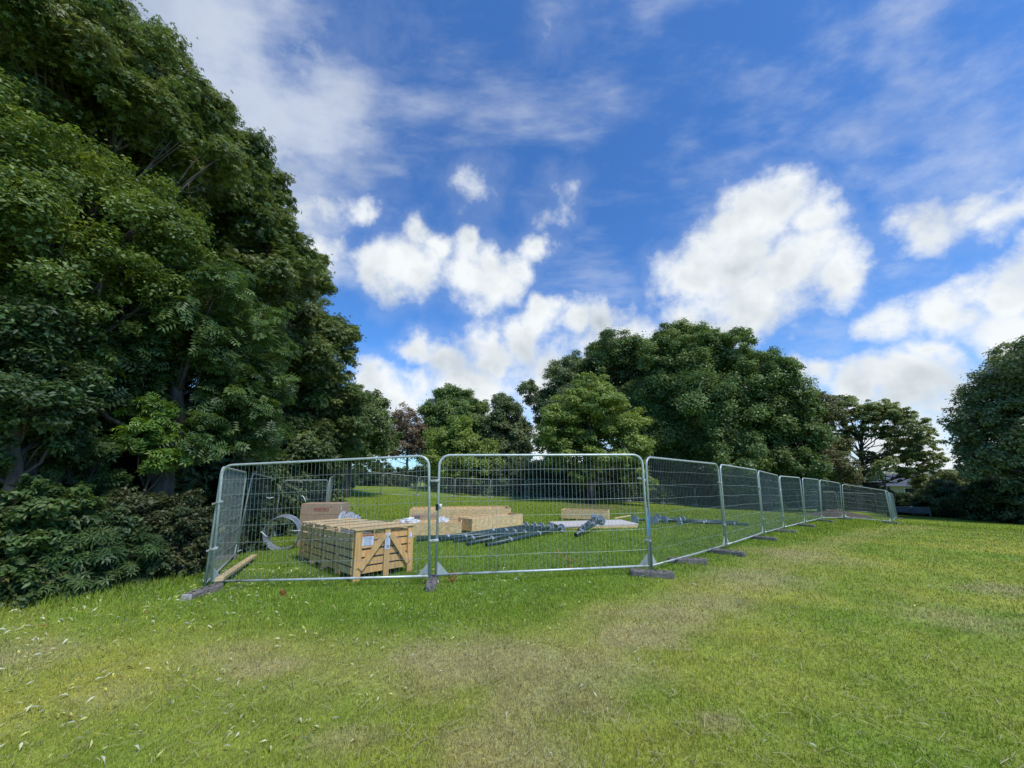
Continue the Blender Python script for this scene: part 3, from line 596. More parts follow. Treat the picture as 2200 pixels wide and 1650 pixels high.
tree('alder_tree', 'slim tree with leaning trunk right of the open crowned one, in front of the house', 'tree', 50, 1912,
     [(1905,1000,18),(1880,1025,16),(1890,1010,16)], OLV, .24, .5, 'leaf', .22, GC, back=False, gap=.1)
tree('oak_tree', 'tall tree cut off by the right picture edge', 'tree', 50, 2290,
     [(2195,770,40),(2150,830,45),(2110,860,38),(2200,860,60),(2080,900,36),(2140,920,50),(2220,940,70),(2070,945,26),(2100,980,38),(2170,1000,50),(2260,820,80),(2090,1010,26)], GRY + OLV[:1], .24, .7, 'leaf', .4, GC, gap=.08)
hb = [(700,46,[(660,1020,24),(700,1015,26),(740,1018,22)],'left bench'),(800,54,[(770,1020,24),(805,1018,24),(840,1020,24)],'reddish tree'),(900,55,[(870,1022,24),(905,1024,24),(935,1026,22)],'foot of the dying tree'),
      (1000,49,[(975,1030,26),(1010,1025,26),(1040,1035,24)],'lime green maple'),(1080,47,[(1060,1025,30),(1095,1020,32),(1125,1030,28)],'dead twigged tree'),(1180,46,[(1150,1020,32),(1185,1015,34),(1220,1022,32)],'sky gap'),
      (1300,47,[(1255,1020,32),(1295,1018,34),(1335,1018,34)],'trunk of the bright maple'),(1400,49,[(1370,1020,34),(1410,1025,36),(1440,1030,34)],'left half of the central clump'),(1500,53,[(1470,1035,36),(1510,1035,36),(1545,1040,34)],'middle of the central clump'),
      (1610,59,[(1580,1045,34),(1620,1045,34),(1655,1045,34)],'right half of the central clump'),(1720,61,[(1690,1045,32),(1725,1048,32),(1760,1050,30)],'brownish beech'),(1830,62,[(1795,1055,26),(1830,1060,26),(1865,1060,26),(1895,1065,22)],'open crowned tree')]
for bp, D, lb, lab in hb: tree('bush', 'dark bush beyond the fence near the ' + lab, 'bush', D, bp, lb, DRK, .24, 1.0, 'leaf', .06, GU, kind='bush', spread=.3)
rb = [(1950,56,[(1925,1082,22),(1955,1078,22),(1985,1082,22)],DRK,'dark bush behind the right hand bench'),(2040,55,[(2010,1075,28),(2045,1070,32),(2030,1050,24)],DRK+OLV[:1],'rounded bush right of the right hand bench'),
      (2130,52,[(2090,1075,34),(2130,1068,40),(2165,1075,36)],DRK,'dark bush under the tall right hand tree'),(2220,50,[(2190,1075,42),(2240,1070,50)],DRK,'dark bush cut off by the right picture edge'),
      (2010,64,[(1985,1040,22),(2030,1032,26),(2080,1035,34),(2150,1040,40)],OLV+DRK[1:],'olive bush right of the distant house')]
for bp, D, lb, cl, lab in rb: tree('bush', lab, 'bush', D, bp, lb, cl, .24, 1.0, 'leaf', .06, 'bushes at the right end of the field', kind='bush', spread=.3)
print('leaves', TOTAL[0])

# distant hill and far wood
def hill():
    n = 160; A = np.radians(np.linspace(-75, 75, n)); V = []; 
    D0 = 700
    for k, (d, f) in enumerate([(620, 0), (760, .6), (900, 1), (1300, .9)]):
        hh = 40 + 14 * fbm(np.degrees(A) * .08, A * 0 + k * .3, 4, 3) + np.degrees(A) * .1
        V.append(np.stack([d * np.sin(A), d * np.cos(A), -20 + (hh) * f * .40 * d / 900], -1))
    V = np.concatenate(V); q = []
    for k in range(3):
        i = np.arange(n - 1) + k * n; q.append(np.stack([i, i + 1, i + n + 1, i + n], -1))
    q = np.concatenate(q); me = npmesh('hill', V, q, np.full(len(q), 4), smooth=True)
    m = noise_mat('far_fields', (.10, .15, .09), (.36, .34, .18), (.012, .012, .012), .9, detail=2)
    tag(link('hills', me, m), 'low pale farmland hill seen between the right hand trees', None, None, 'structure')
hill()
def house():
    p, t = P(1945, 1056, 80); x0, _ = P(1890, 1056, 80); b = Vector(p); z0 = b.z - 2.2
    root = empty('house', (b.x, b.y, z0), R(-40)); tag(root, 'small pale walled house with grey slate roof seen below the right hand trees', 'house')
    MB().box((0, 0, 1.55), (6.4, 5, 3.1)).build('wall', M['wall'], root)
    r = MB(); r.add([(-3.7, -3, 3.0), (3.7, -3, 3.0), (3.7, 3, 3.0), (-3.7, 3, 3.0), (-2.9, 0, 4.6), (2.9, 0, 4.6)], [(0, 1, 5, 4), (2, 3, 4, 5), (1, 2, 5), (3, 0, 4), (3, 2, 1, 0)]); r.build('roof', M['slate'], root)
    for x in (-2.2, .3, 2.2):
        wn = MB().box((x, -2.52, 2.2), (1.2, .08, 1.2)).build('window', M['white'], root); MB().box((x, -2.57, 2.2), (1.0, .04, 1.0)).build('pane', M['window'], wn)
house()
def bench(label, gp, rz, s=1.0):
    root = empty('park_bench', gp, rz); root.scale = (s, s, s); tag(root, label, 'bench', 'park benches')
    b = MB()
    for i in range(4): b.box((0, .22 + .02 * i, .52 + .115 * i), (2.3, .025, .09))
    b.build('backrest', M['bench'], root)
    b = MB()
    for i in range(4): b.box((0, -.22 + .125 * i, .43), (2.3, .105, .03))
    b.build('seat', M['bench'], root)
    for x in (-1.1, 1.1):
        for y, h in ((-.22, .415), (.25, .95)): MB().box((x, y + .04 * (y > 0), h / 2), (.07, .07, h)).build('leg', M['bench'], root)
    MB().box((0, .265, .9), (.14, .006, .05)).build('plaque', M['white'], root)
gb = G(680, 1060); bench('grey wooden bench at the far left beside the side fence end', gb, R(25), 1.0)
p, _ = P(1962, 1108, 51); bench('dark wooden bench in front of the bushes at the right end of the field', (p[0], p[1], g1(p[0], p[1])), R(-45), 1.0)

# ------------------------------------------------------------------ fence panels
PW, PH = 3.5, 2.0
def make_panel(nv=52):
    root = empty('mesh_fence')
    rc = .17; pts = [(0, 0, 0)] + [(0, 0, PH - rc)] + [(rc - rc * math.cos(a), 0, PH - rc + rc * math.sin(a)) for a in np.linspace(.3, math.pi / 2, 5)]
    pts += [(PW - x, y, z) for x, y, z in pts[::-1]]
    MB().tube(pts, .0205, 10).tube([(0.0, 0, .10), (PW * .5, 0, .095), (PW, 0, .10)], .019, 8).build('frame', M['steel'], root, smooth=True)
    m = MB()
    for i in range(1, nv):
        x = PW * i / nv; top = PH if rc < x < PW - rc else PH - rc + math.sqrt(max(0, rc ** 2 - (rc - min(x, PW - x)) ** 2))
        wv = .004 * math.sin(i * 1.7); m.tube([(x, 0, .10), (x + wv, .006, 1.0), (x, 0, top)], .0021, 3, cap=False)
    for k, f in enumerate((.13, .265, .40, .535, .68, .86)):
        z = PH - f * (PH - .1); m.tube([(0, 0, z), (PW * .25, .01, z - .012), (PW * .5, .004, z + .006), (PW * .75, -.008, z - .010), (PW, 0, z)], .0026, 4, cap=False)
    m.build('wire_mesh', M['wire'], root)
    for sx in (0, 1):
        x = .0 if sx == 0 else PW; d = 1 if sx == 0 else -1
        MB().add([(x + d * .02, -.004, .11), (x + d * .19, -.004, .11), (x + d * .02, -.004, .30), (x + d * .02, .004, .11), (x + d * .19, .004, .11), (x + d * .02, .004, .30)],
                 [(0, 1, 2), (5, 4, 3), (0, 3, 4, 1), (1, 4, 5, 2), (2, 5, 3, 0)]).build('corner_plate', M['steel'], root)
    return root
proto = make_panel(); first = [True]
def copy_tree(o, parent=None):
    c = o.copy(); COL.objects.link(c); c.parent = parent
    for ch in o.children: copy_tree(ch, c)
    return c
def top_of(base, tpx, tpy):
    """foot of a post and the pixel of its head give the lean of the post"""
    o = Vector((0, 0, H)); d = Vector(ray(tpx, tpy)).normalized(); b = Vector(base); oc = o - b; B = oc.dot(d); C = oc.dot(oc) - PH * PH; disc = B * B - C
    t = -B if disc < 0 else -B - math.sqrt(disc) * 0
    tt = o + d * t; v = (tt - b); return b + v.normalized() * PH
def panel(label, a, b, ta=None, tb=None, group='wire mesh site fence panels'):
    r = proto if first[0] else copy_tree(proto); first[0] = False
    a = Vector(a); b = Vector(b); a.z = a.z; x = b - a; wd = x.length; x.normalize()
    up = Vector((0, 0, 1))
    if ta is not None: up = ((Vector(ta) - a) + (Vector(tb) - b)).normalized()
    up = (up - x * up.dot(x)).normalized(); y = up.cross(x)
    Mt = Matrix((x * (wd / PW), y, up)).transposed().to_4x4(); Mt.translation = a
    r.matrix_world = Mt
    loc, rot, sc = Mt.decompose(); r.location = loc; r.rotation_mode = 'QUATERNION'; r.rotation_quaternion = rot; r.scale = sc
    tag(r, label, 'fence panel', group); return r
def gp(x, y, dz=.03): return Vector((x, y, g1(x, y) + dz))
V3 = lambda k, dz=.03: gp(POSTS[k][0], POSTS[k][1], dz)
def PX(px, py, D=None):
    return G(px, py)
def at(px, pyb, D, dz=.03):
    p, _ = P(px, pyb, D); return gp(p[0], p[1], dz)
GF = 'wire mesh site fence panels'
def pan(label, A, B, group=GF):
    """A, B: (px base, py base, D, px top, py top)"""
    a = Vector(P(A[0], A[1], A[2])[0]); b = Vector(P(B[0], B[1], B[2])[0])
    ta = top_of(a, A[3], A[4]); tb = top_of(b, B[3], B[4]); return panel(label, a, b, ta, tb, group)
pan('near fence panel in front of the slatted crate', (453.6,1263,8.62,484,1002), (922.7,1252,6.83,929,979.6))
pan('front fence panel facing the camera, with grass and poles behind', (936,1249,6.87,941,979.6), (1396,1228.6,7.62,1368,977))
p3 = pan('fence panel at the bend whose near post is sprayed blue', (1401,1228.6,7.78,1379,983), (1559.5,1180.4,11.1,1540.5,997.6))
pan('second fence panel of the right hand run after the bend', (1562,1179.5,11.2,1543,1000.4), (1641,1151,15.0,1626,1010.5))
pan('third fence panel of the right hand run after the bend', (1643,1151,15.1,1628.5,1012), (1685,1138,18.6,1669.5,1022))
pan('fourth fence panel of the right hand run after the bend', (1686.5,1138,18.8,1672,1024), (1730,1126,22.2,1719.6,1026.3))
pan('fifth fence panel of the right hand run after the bend', (1731,1126,22.3,1721,1027.6), (1766,1117,26.0,1760.8,1031.7))
pan('sixth fence panel of the right hand run, just before the soil heap', (1767,1117,26.1,1762.7,1033), (1811,1115,30.0,1801.7,1037.7))
pan('long looking fence panel at the far right corner, seen nearly face on', (1814.5,1114,31.2,1804,1042.4), (1915.4,1123.6,35.8,1910,1055.5))
ga = Vector(P(1915.4,1123.6,36.0)[0])
def run(labels, pts, group=GF, dz=.03):
    for i, lb in enumerate(labels): 
        a, b = Vector(pts[i]), Vector(pts[i + 1]); d = (b - a).normalized() * .04; panel(lb, a + d, b - d, None, None, group)
S = [at(1915.5,1120,36.2), at(1919,1117,40), at(1922,1114,43.5), at(1928,1112,48), at(1912,1108,52.5), at(1888,1103,57.5)]
run(['end fence panel touching the far right corner, seen almost edge on', 'second end fence panel behind the far right corner, edge on', 'third end fence panel behind the far right corner, edge on', 'outermost end fence panel right of the far right corner', 'last end fence panel where it meets the back run'], S)
# left side run
pan('fence panel running back from the near left corner', (438.6,1268,8.66,470,1003), (505,1198,12.0,532,1017))
pan('second side fence panel, left of the steel ring', (505.5,1196,12.2,536.8,1021), (583,1159,16.6,607,1032.5))
pan('third side fence panel, above the cardboard box', (586,1158,16.7,609,1032.5), (695,1137,18.8,700,1030))
pan('fourth side fence panel, seen almost edge on right of the cardboard box', (697,1133,18.9,705,1029), (709,1108,22.5,722,1018.6))
q = [at(710,1107,22.6), at(700,1090,26.4), at(691,1078,30.2), at(680,1069,34), at(669,1063,38)]
run(['faint fence panel just past the edge on side panel', 'faint fence panel in front of the right end of the left bench', 'faint fence panel in front of the left bench', 'faint fence panel farthest back on the side run'], q)
# back run
pan('back fence panel ending at the far left, behind the bench', (664,1056.5,40.5,662,1006), (724,1058,40.6,728.5,1010))
BP = [(726.5,1058,40.7,732,1010),(817,1062,40.9,822.5,1016.4),(895,1067,41.9,897.5,1023.6),(974.5,1069,42.6,975,1026),(1053.5,1071,43.0,1053,1029.8),(1131,1070.5,43.0,1131,1029),(1204,1071.3,43.2,1204,1030.5),(1278,1075,43.6,1278,1034),(1352,1079,44.6,1350,1038.5),(1424,1083,46.2,1421,1043),(1495,1087.5,48.3,1491,1048),(1568,1091,51.5,1564,1053),(1641,1093.6,54.5,1636,1055.5),(1718,1096,55.8,1714,1057.2),(1804,1097.7,57.2,1799,1057.8),(1888,1103,57.7,1879,1061)]
nm = ['with mown grass behind it, next to the bench end', 'under the pale maple', 'under the reddish tree', 'left of the trunk of the lime green maple', 'right of the trunk of the lime green maple', 'behind the long open wooden crate', 'left of the trunk of the bright maple', 'just right of the trunk of the bright maple', 'seen through the post with blue paint', 'seen through the panel at the bend, nearer its left post', 'seen through the panel at the bend, nearer its right post', 'seen through the second right hand panel', 'seen through the fourth right hand panel', 'directly behind the soil heap', 'last before the far right end']
for i in range(15):
    A = BP[i]; B = BP[i + 1]; pan('back run fence panel ' + nm[i], (A[0] + 1.2, *A[1:3], A[3] + 1.2, A[4]), (B[0] - 1.2, *B[1:3], B[3] - 1.2, B[4]))
# paint and tape on two posts
b3 = Vector(P(1401,1228.6,7.78)[0]); t3 = top_of(b3, 1379, 983); u3 = (t3 - b3).normalized()
o = MB().tube([b3 + u3 * .62, b3 + u3 * .85, b3 + u3 * 1.08], .0235, 12, cap=False).build('blue_paint', M['paint_blue'], None, smooth=True); o.parent = p3; o.matrix_parent_inverse = p3.matrix_basis.inverted()
# clips
def clip(pa, pb, label):
    a = Vector(pa); b = Vector(pb); d = (b - a); d.normalize(); root = empty('pipe_coupler', (a + b) / 2); tag(root, label, 'clip', 'couplers joining the fence posts')
    c = (a + b) / 2; MB().bar(a - c - d * .028, b - c + d * .028, .06, .035).build('clamp_body', M['steel'], root, bevel=.006)
    MB().tube([Vector((0, -.03, 0)), Vector((0, -.055, 0))], .014, 6).build('bolt', M['steel'], root)
def joint(Apx, Bpx, hs, where):
    a = Vector(P(*Apx[:3])[0]); ta = top_of(a, *Apx[3:]); b = Vector(P(*Bpx[:3])[0]); tb = top_of(b, *Bpx[3:])
    for h, wd in zip(hs, ('upper', 'lower')): clip(a.lerp(ta, h / PH), b.lerp(tb, h / PH), f'{wd} coupler {where}')
joint((922.7,1252,6.83,929,979.6), (936,1249,6.87,941,979.6), (1.58, .63), 'between the crate panel and the front panel')
joint((1396,1228.6,7.62,1368,977), (1401,1228.6,7.78,1379,983), (1.58, .52), 'on the corner posts beside the blue paint')
joint((438.6,1268,8.66,470,1003), (453.6,1263,8.62,484,1002), (1.38, .62), 'on the near left corner posts')
joint((1559.5,1180.4,11.1,1540.5,997.6), (1562,1179.5,11.2,1543,1000.4), (1.55, .55), 'on the first joint after the bend')
joint((1641,1151,15.0,1626,1010.5), (1643,1151,15.1,1628.5,1012), (1.45, .5), 'on the second joint after the bend')
joint((1685,1138,18.6,1669.5,1022), (1686.5,1138,18.8,1672,1024), (1.4, .5), 'on the third joint after the bend')
# white ties on the crate panel mesh
fa = Vector(P(453.6,1263,8.62)[0]); fta = top_of(fa, 484, 1002); fb = Vector(P(922.7,1252,6.83)[0]); ftb = top_of(fb, 929, 979.6)
def on_f1(px, py):
    n = (fb - fa).cross(fta - fa); d = Vector(ray(px, py)); o = Vector((0, 0, H)); t = (fa - o).dot(n) / d.dot(n); return o + d * t * .997
for pts, lb in [([(573,1068.5),(578,1070.5),(587,1068.5)], 'white tie lying along a wire, highest left of the box'), ([(647,1067),(649,1065),(652,1067),(657,1078)], 'white hooked tie hanging above the cardboard box'),
                ([(560,1144),(561,1142),(564,1145),(573,1153)], 'white tie hanging left of the steel ring'), ([(625,1140),(636,1140.5),(645,1139)], 'white tie across the right rim of the steel ring')]:
    q = [on_f1(*p) for p in pts]; c = q[0]; o = MB().tube([p - c for p in q], .006, 6).build('cable_tie', M['white'], None, smooth=True); o.location = c; tag(o, lb, 'cable tie', 'white ties on the fence mesh')
c = on_f1(922, 1092); 
a2 = Vector(P(936,1249,6.87)[0]); t2 = top_of(a2, 941, 979.6); u2 = (t2 - a2).normalized()
o = MB().tube([a2 + u2 * 1.10, a2 + u2 * 1.2], .024, 10).build('black_tape', M['black']); tag(o, 'black tape wrapped round the left post of the front panel', 'tape')
cp = a2 + u2 * 1.15 + Vector((.055, 0, 0)); o = MB().tube([Vector((0, 0, -.035)), Vector((0, 0, .03)), Vector((0, 0, .05))], [.014, .028, .022], 10).build('post_cap', M['white'], smooth=True); o.location = cp; tag(o, 'small white plastic cap hanging beside the black tape', 'cap')

# ------------------------------------------------------------------ fence feet
def foot(label, A, B, pale=None, hgt=.11, wd=.20):
    a = G(*A); b = G(*B); d = b - a; d.z = 0; l = min(max(d.length, .62), .8); m = (a + b) / 2; rz = math.atan2(d.y, d.x)
    root = empty('ballast_block', (m.x, m.y, g1(m.x, m.y) - .01), rz); tag(root, label, 'fence foot', 'block feet under the fence')
    n = 14; prof = []
    for k in range(5): an = -math.pi / 2 + math.pi * k / 4; prof.append((l / 2 - .06 + .06 * math.cos(an), (wd / 2 - .02) * math.sin(an)))
    for k in range(5): an = math.pi / 2 + math.pi * k / 4; prof.append((-l / 2 + .06 + .06 * math.cos(an), (wd / 2 - .02) * math.sin(an)))
    nn = len(prof); vs = [(x, y, 0) for x, y in prof] + [(x, y, hgt * .8) for x, y in prof] + [(x * .97, y * .85, hgt) for x, y in prof]
    fs = [tuple(range(nn))[::-1], tuple(range(2 * nn, 3 * nn))]
    for r_ in (0, 1):
        for k in range(nn): fs.append((r_ * nn + k, r_ * nn + (k + 1) % nn, (r_ + 1) * nn + (k + 1) % nn, (r_ + 1) * nn + k))
    MB().add(vs, fs).build('block', M['foot'], root, bevel=.006)
    for x in (-.2, -.07, .07, .2): MB().tube([(x, 0, hgt - .002), (x, 0, hgt + .003)], .024, 10).build('socket', M['black'], root)
    if pale is not None:
        s = pale; MB().box((s * (l / 2 + .004), 0, hgt * .5), (.03, wd * .78, hgt * .85)).build('end_cap', M['footpale'], root, bevel=.008)
foot('fence foot with pale end at the near left corner', (405,1288), (470,1268), -1)
foot('dark fence foot under the joint of crate panel and front panel, seen end on', (923,1272), (932,1247))
foot('fence foot under the blue painted corner posts', (1352,1236), (1450,1243))
foot('loose fence foot lying under the panel at the bend', (1434,1209), (1521,1212))
foot('brownish fence foot under the first joint after the bend', (1520,1187), (1604,1197))
foot('fence foot under the second joint after the bend', (1607,1157), (1671,1163))
foot('fence foot with pale end under the third joint after the bend', (1660,1142), (1711,1146), 1)
foot('fence foot under the fourth joint after the bend', (1702,1129), (1756,1134))
foot('fence foot under the fifth joint after the bend', (1752,1119), (1792,1123))
foot('fence foot beside the soil heap', (1800,1115), (1835,1118))
foot('fence foot at the far right corner', (1885,1122), (1945,1128))
foot('fence foot right of the far right corner', (1905,1112), (1950,1114))
foot('pale fence foot at the far end of the first side panel', (461,1205), (486,1203), None)
for k, (A, w_) in enumerate(zip(BP[1:15], ['pale maple', 'reddish tree', 'lime green maple left side', 'lime green maple right side', 'long open crate', 'bright maple left side', 'bright maple trunk', 'blue painted post', 'bend panel left part', 'bend panel middle', 'bend panel right part', 'third right hand panel', 'fourth right hand panel', 'soil heap'])):
    p = Vector(P(A[0], A[1], A[2])[0]); d = Vector((p.x, p.y, 0)).normalized() * .35
    root = empty('ballast_block', (p.x, p.y, g1(p.x, p.y)), math.atan2(d.y, d.x)); tag(root, 'far fence foot on the back run by the ' + w_, 'fence foot', 'block feet under the back run')
    MB().box((0, 0, .06), (.7, .24, .12), taper=.9).build('block', M['foot'], root, bevel=.01)

# ------------------------------------------------------------------ slatted crate
def crate():
    o = Vector((-2.68, 7.02)); ex = (Vector((-1.87, 7.75)) - o); W = ex.length; rz = math.atan2(ex.y, ex.x); Lc = 3.3; Hc = .82
    z0 = g1(-2.68, 7.02) ; z1 = g1(-4.89, 9.46)
    root = empty('slatted_crate', (o.x, o.y, z0 - .01)); root.rotation_mode = 'XYZ'
    tilt = math.atan2(z1 - z0, Lc); root.rotation_euler = (tilt, 0, rz)
    tag(root, 'long slatted timber crate with V shaped end brace and paper labels, nearest the camera', 'crate')
    zb = .12
    for x, wd in ((.06, .12), (W * .53, .10), (W - .055, .11)): MB().box((x, -.012, Hc / 2), (wd, .036, Hc - .012)).build('post', M['pine'], root, bevel=.003)
    MB().box((.012, .055, Hc / 2), (.024, .095, Hc - .02)).build('post', M['pine'], root, bevel=.003)
    cx = W * .53
    for s, xe in ((-1, .10), (1, W - .09)): MB().bar((cx + s * .055, -.04, Hc - .10), (xe, -.04, .2), .10, .022, up=(0, -1, 0)).build('brace', M['pine'], root, bevel=.003)
    nr = 5; hs = .105; gap = (Hc - .06 - zb - nr * hs) / (nr - 1)
    for k in range(nr):
        z = zb + hs / 2 + k * (hs + gap) + (0 if k else 0)
        MB().box((W / 2, .017, z + rng.uniform(-.006, .006)), (W - .05, .020, hs), Matrix.Rotation(rng.normal(0, .006), 3, 'Y')).build('end_slat', M['pine'], root, bevel=.002)
        MB().box((-.002, Lc / 2 + .03, z), (.02, Lc - .06, hs), Matrix.Rotation(rng.normal(0, .0015), 3, 'X')).build('side_slat', M['side'], root, bevel=.002)
        MB().box((W - .01, Lc / 2 + .03, z), (.02, Lc - .06, hs)).build('side_slat', M['side'], root, bevel=.002)
        MB().box((W / 2, Lc - .01, z), (W - .05, .02, hs)).build('end_slat', M['pale'], root)
    for y in (Lc * .28, Lc * .52, Lc * .76, Lc - .06):
        for x in (.03, W - .03): MB().box((x, y, Hc / 2), (.03, .09, Hc - .03)).build('post', M['pale'], root)
        MB().box((W / 2, y, .06), (W - .1, .1, .1)).build('skid', M['pale'], root)
    nt_ = 11
    for k in range(nt_):
        y = .05 + (Lc - .1) * k / (nt_ - 1)
        MB().box((W / 2 + rng.uniform(-.02, .02), y, Hc + .012 + .003 * (k % 3)), (W + .02, .15 + rng.uniform(0, .06), .02), Matrix.Rotation(rng.normal(0, .02), 3, 'Z')).build('lid_slat', M['lid'], root, bevel=.002)
    MB().box((W / 2, -.012, Hc + .010), (W + .0, .06, .025)).build('lid_slat', M['pine'], root, bevel=.002)
    inner = MB().box((W / 2, Lc / 2 + .1, .36), (W - .2, Lc - .35, .50)).build('packed_load', M['sheet'], root, bevel=.02)
    for y in (.18, Lc * .28 + .02, Lc * .5, Lc * .74):
        MB().tube([(-.016, y, .12), (-.016, y, Hc + .03), (.0, y, Hc + .04), (W, y, Hc + .04), (W + .006, y, Hc), (W + .006, y, .12)], .004, 4).build('strap', M['strap'], root)
    def paper(x, z, w_, h_, y, lines, bar=False):
        p = MB().box((x, y, z), (w_, .004, h_), Matrix.Rotation(.02, 3, 'Y')).build('paper_label', M['paper'], root)
        m = MB()
        for i in range(lines): m.box((x + rng.uniform(-.01, 0), y - .003, z + h_ * .42 - i * h_ * .84 / max(lines - 1, 1)), (w_ * rng.uniform(.55, .85), .002, .004))
        if bar:
            for i in range(6): m.box((x - .012 + i * .006 + .01, y - .003, z - h_ * .33), (.003, .002, .04))
        m.build('print', M['ink'], p)
        return p
    p = paper(.23, .635, .20, .15, .004, 8); MB().box((.23, .002, .725), (.20, .004, .02)).build('red_strip', M['redink'], p)
    paper(cx, .60, .095, .27, -.033, 12, True); paper(W - .06, .66, .05, .10, -.033, 5)
crate()
def writing(root, body, size, loc, rot, mat, name='lettering'):
    c = bpy.data.curves.new('t', 'FONT'); c.body = body; c.size = size; c.extrude = .001; c.align_x = 'CENTER'; tmp = bpy.data.objects.new('t', c); COL.objects.link(tmp)
    bpy.context.view_layer.update(); dg = bpy.context.evaluated_depsgraph_get(); me = bpy.data.meshes.new_from_object(tmp.evaluated_get(dg)); bpy.data.objects.remove(tmp)
    me.materials.clear(); o = link(name, me, mat, root); o.location = loc; o.rotation_euler = rot; return o
def cardboard():
    a, _ = P(638, 1160, 13.3); b, _ = P(729, 1160, 12.85); a = gp(a[0], a[1], 0); b = gp(b[0], b[1], 0); W = (b - a).length; rz = math.atan2(b.y - a.y, b.x - a.x)
    topz = P(640, 1083, 13.2)[0][2]; h = topz - a.z; h1 = P(640, 1107.5, 13.2)[0][2] - a.z
    for nm_, z0, z1, lb in (('cardboard_box', 0, h1 - .006, 'lower brown cardboard box standing behind the slatted crate'), ('cardboard_box', h1, h, 'upper brown cardboard box with red print, on top of the other box')):
        root = empty(nm_, (a.x, a.y, a.z + z0), rz); hh = z1 - z0; tag(root, lb, 'box', 'stacked cardboard boxes')
        m = MB().box((W / 2, .3, hh / 2), (W, .6, hh), taper=.985 if z0 else 1.0).build('box_body', M['card'], root, bevel=.008)
        if z0:
            writing(root, 'ecosmart', .115, (W * .5, -.006, hh * .48), (R(90), 0, 0), M['redink'])
            MB().box((W * .5, -.004, hh * .38), (.44, .003, .014)).build('underline', M['redink'], root)
            MB().add([(W * .5 + .25, -.006, hh * .72), (W * .5 + .30, -.006, hh * .74), (W * .5 + .285, -.006, hh * .84), (W * .5 + .262, -.006, hh * .80)], [(0, 1, 2, 3)]).build('leaf_mark', M['redink'], root)
            MB().box((W - .03, -.001, hh * .6), (.025, .004, .12)).build('tape', M['slab'], root)
cardboard()
# galvanised channels leaning beside the boxes
base0 = Vector(P(735,1150,12.9)[0])
for i, (x0, y0, x1, y1) in enumerate([(722,1125,737,1098),(727,1126,741,1099),(731,1128,746,1104),(737,1128,752,1101),(742,1128,756,1100),(748,1128,760,1103),(753,1128,768,1106),(729,1127,735,1108),(760,1128,774,1110)]):
    D = 12.4 + .12 * i; a = Vector(P(x0, y0 + 8, D)[0]); b = Vector(P(x1, y1, D + .5)[0]); c = a; b = b - a; d = b.normalized(); e = Vector((0, 0, 1)).cross(d).normalized() * .045
    m = MB(); m.bar(Vector((0, 0, 0)), b, .09, .004); n_ = d.cross(e.normalized()) * .02
    m.bar(e + n_, b + e + n_, .004, .04); m.bar(-e + n_, b - e + n_, .004, .04); o = m.build('metal_channel', M['sheet']); o.location = c
    tag(o, ['leftmost','second','third','fourth','fifth','sixth','rightmost but one','low inner','rightmost'][i] + ' metal channel of the loose leaning bundle right of the cardboard boxes', 'metal channel', 'galvanised channels beside the boxes')
def ring_(label, c, r, wd, axis, a0=0, a1=2 * math.pi, name='steel_ring', th=.008, rib=True):
    axis = Vector(axis).normalized(); u = Vector((0, 0, 1)); u = (u - axis * u.dot(axis)).normalized(); v = axis.cross(u); k = 40; vs = []; fs = []
    for i in range(k + 1):
        an = a0 + (a1 - a0) * i / k; d = u * math.cos(an) + v * math.sin(an)
        for rr, y in ((r, -wd / 2), (r, wd / 2), (r - th, wd / 2), (r - th, -wd / 2)): vs.append(d * rr + axis * y)
    for i in range(k):
        for j in range(4): fs.append((i * 4 + j, i * 4 + (j + 1) % 4, i * 4 + 4 + (j + 1) % 4, i * 4 + 4 + j))
    root = empty(name, c); tag(root, label, 'steel ring' if rib else 'steel sheet')
    MB().add(vs, fs).build('band', M['ring'], root)
    if rib:
        for y in (-wd / 2, wd / 2): MB().tube([(u * math.cos(2 * math.pi * i / 40) + v * math.sin(2 * math.pi * i / 40)) * (r + .004) + axis * y for i in range(40)], .007, 6, closed=True).build('rim', M['sheet'], root, smooth=True)
        an = -.62; d = u * math.cos(an) + v * math.sin(an); MB().tube([d * (r + .008) - axis * wd / 2, d * (r + .008) + axis * wd / 2], .012, 6).build('seam', M['black'], root)
    return root
g = G(603, 1181); rr = .445; c = Vector((g.x, g.y, g.z + rr)); M['ring'] = noise_mat('dull_zinc', (.16, .19, .21), (.30, .34, .37), (5, 5, 5), .45, .3); ring_('open galvanised steel ring standing on edge left of the slatted crate', c, rr, .27, (-.16, 1, .14))
c = Vector(P(762,1150,11.9)[0]); c.z = g1(c.x, c.y) + .02; ring_('curved grey duct sheet arching behind the slatted crate', c, .56, 1.2, (-.35, .9, 0), -1.35, 1.35, 'duct_sheet', .01, False)
c = Vector(P(785,1150,11.3)[0]); c.z = g1(c.x, c.y) - .02; ring_('nearer curved grey duct sheet with dark edge behind the crate lid', c, .46, .5, (-.25, .95, 0), -1.3, 1.3, 'duct_sheet', .01, False)
# plank at the near left corner
a = Vector(P(470,1249,8.35)[0]); a.z = g1(a.x, a.y) + .16; b = Vector(P(548,1180,11.3)[0]); b.z = g1(b.x, b.y) + .1
o = MB().bar(Vector((0, 0, 0)), b - a, .12, .055).build('timber_plank', M['pale'], bevel=.003); o.location = a; tag(o, 'loose pale timber plank lying inside the near left fence corner', 'plank')

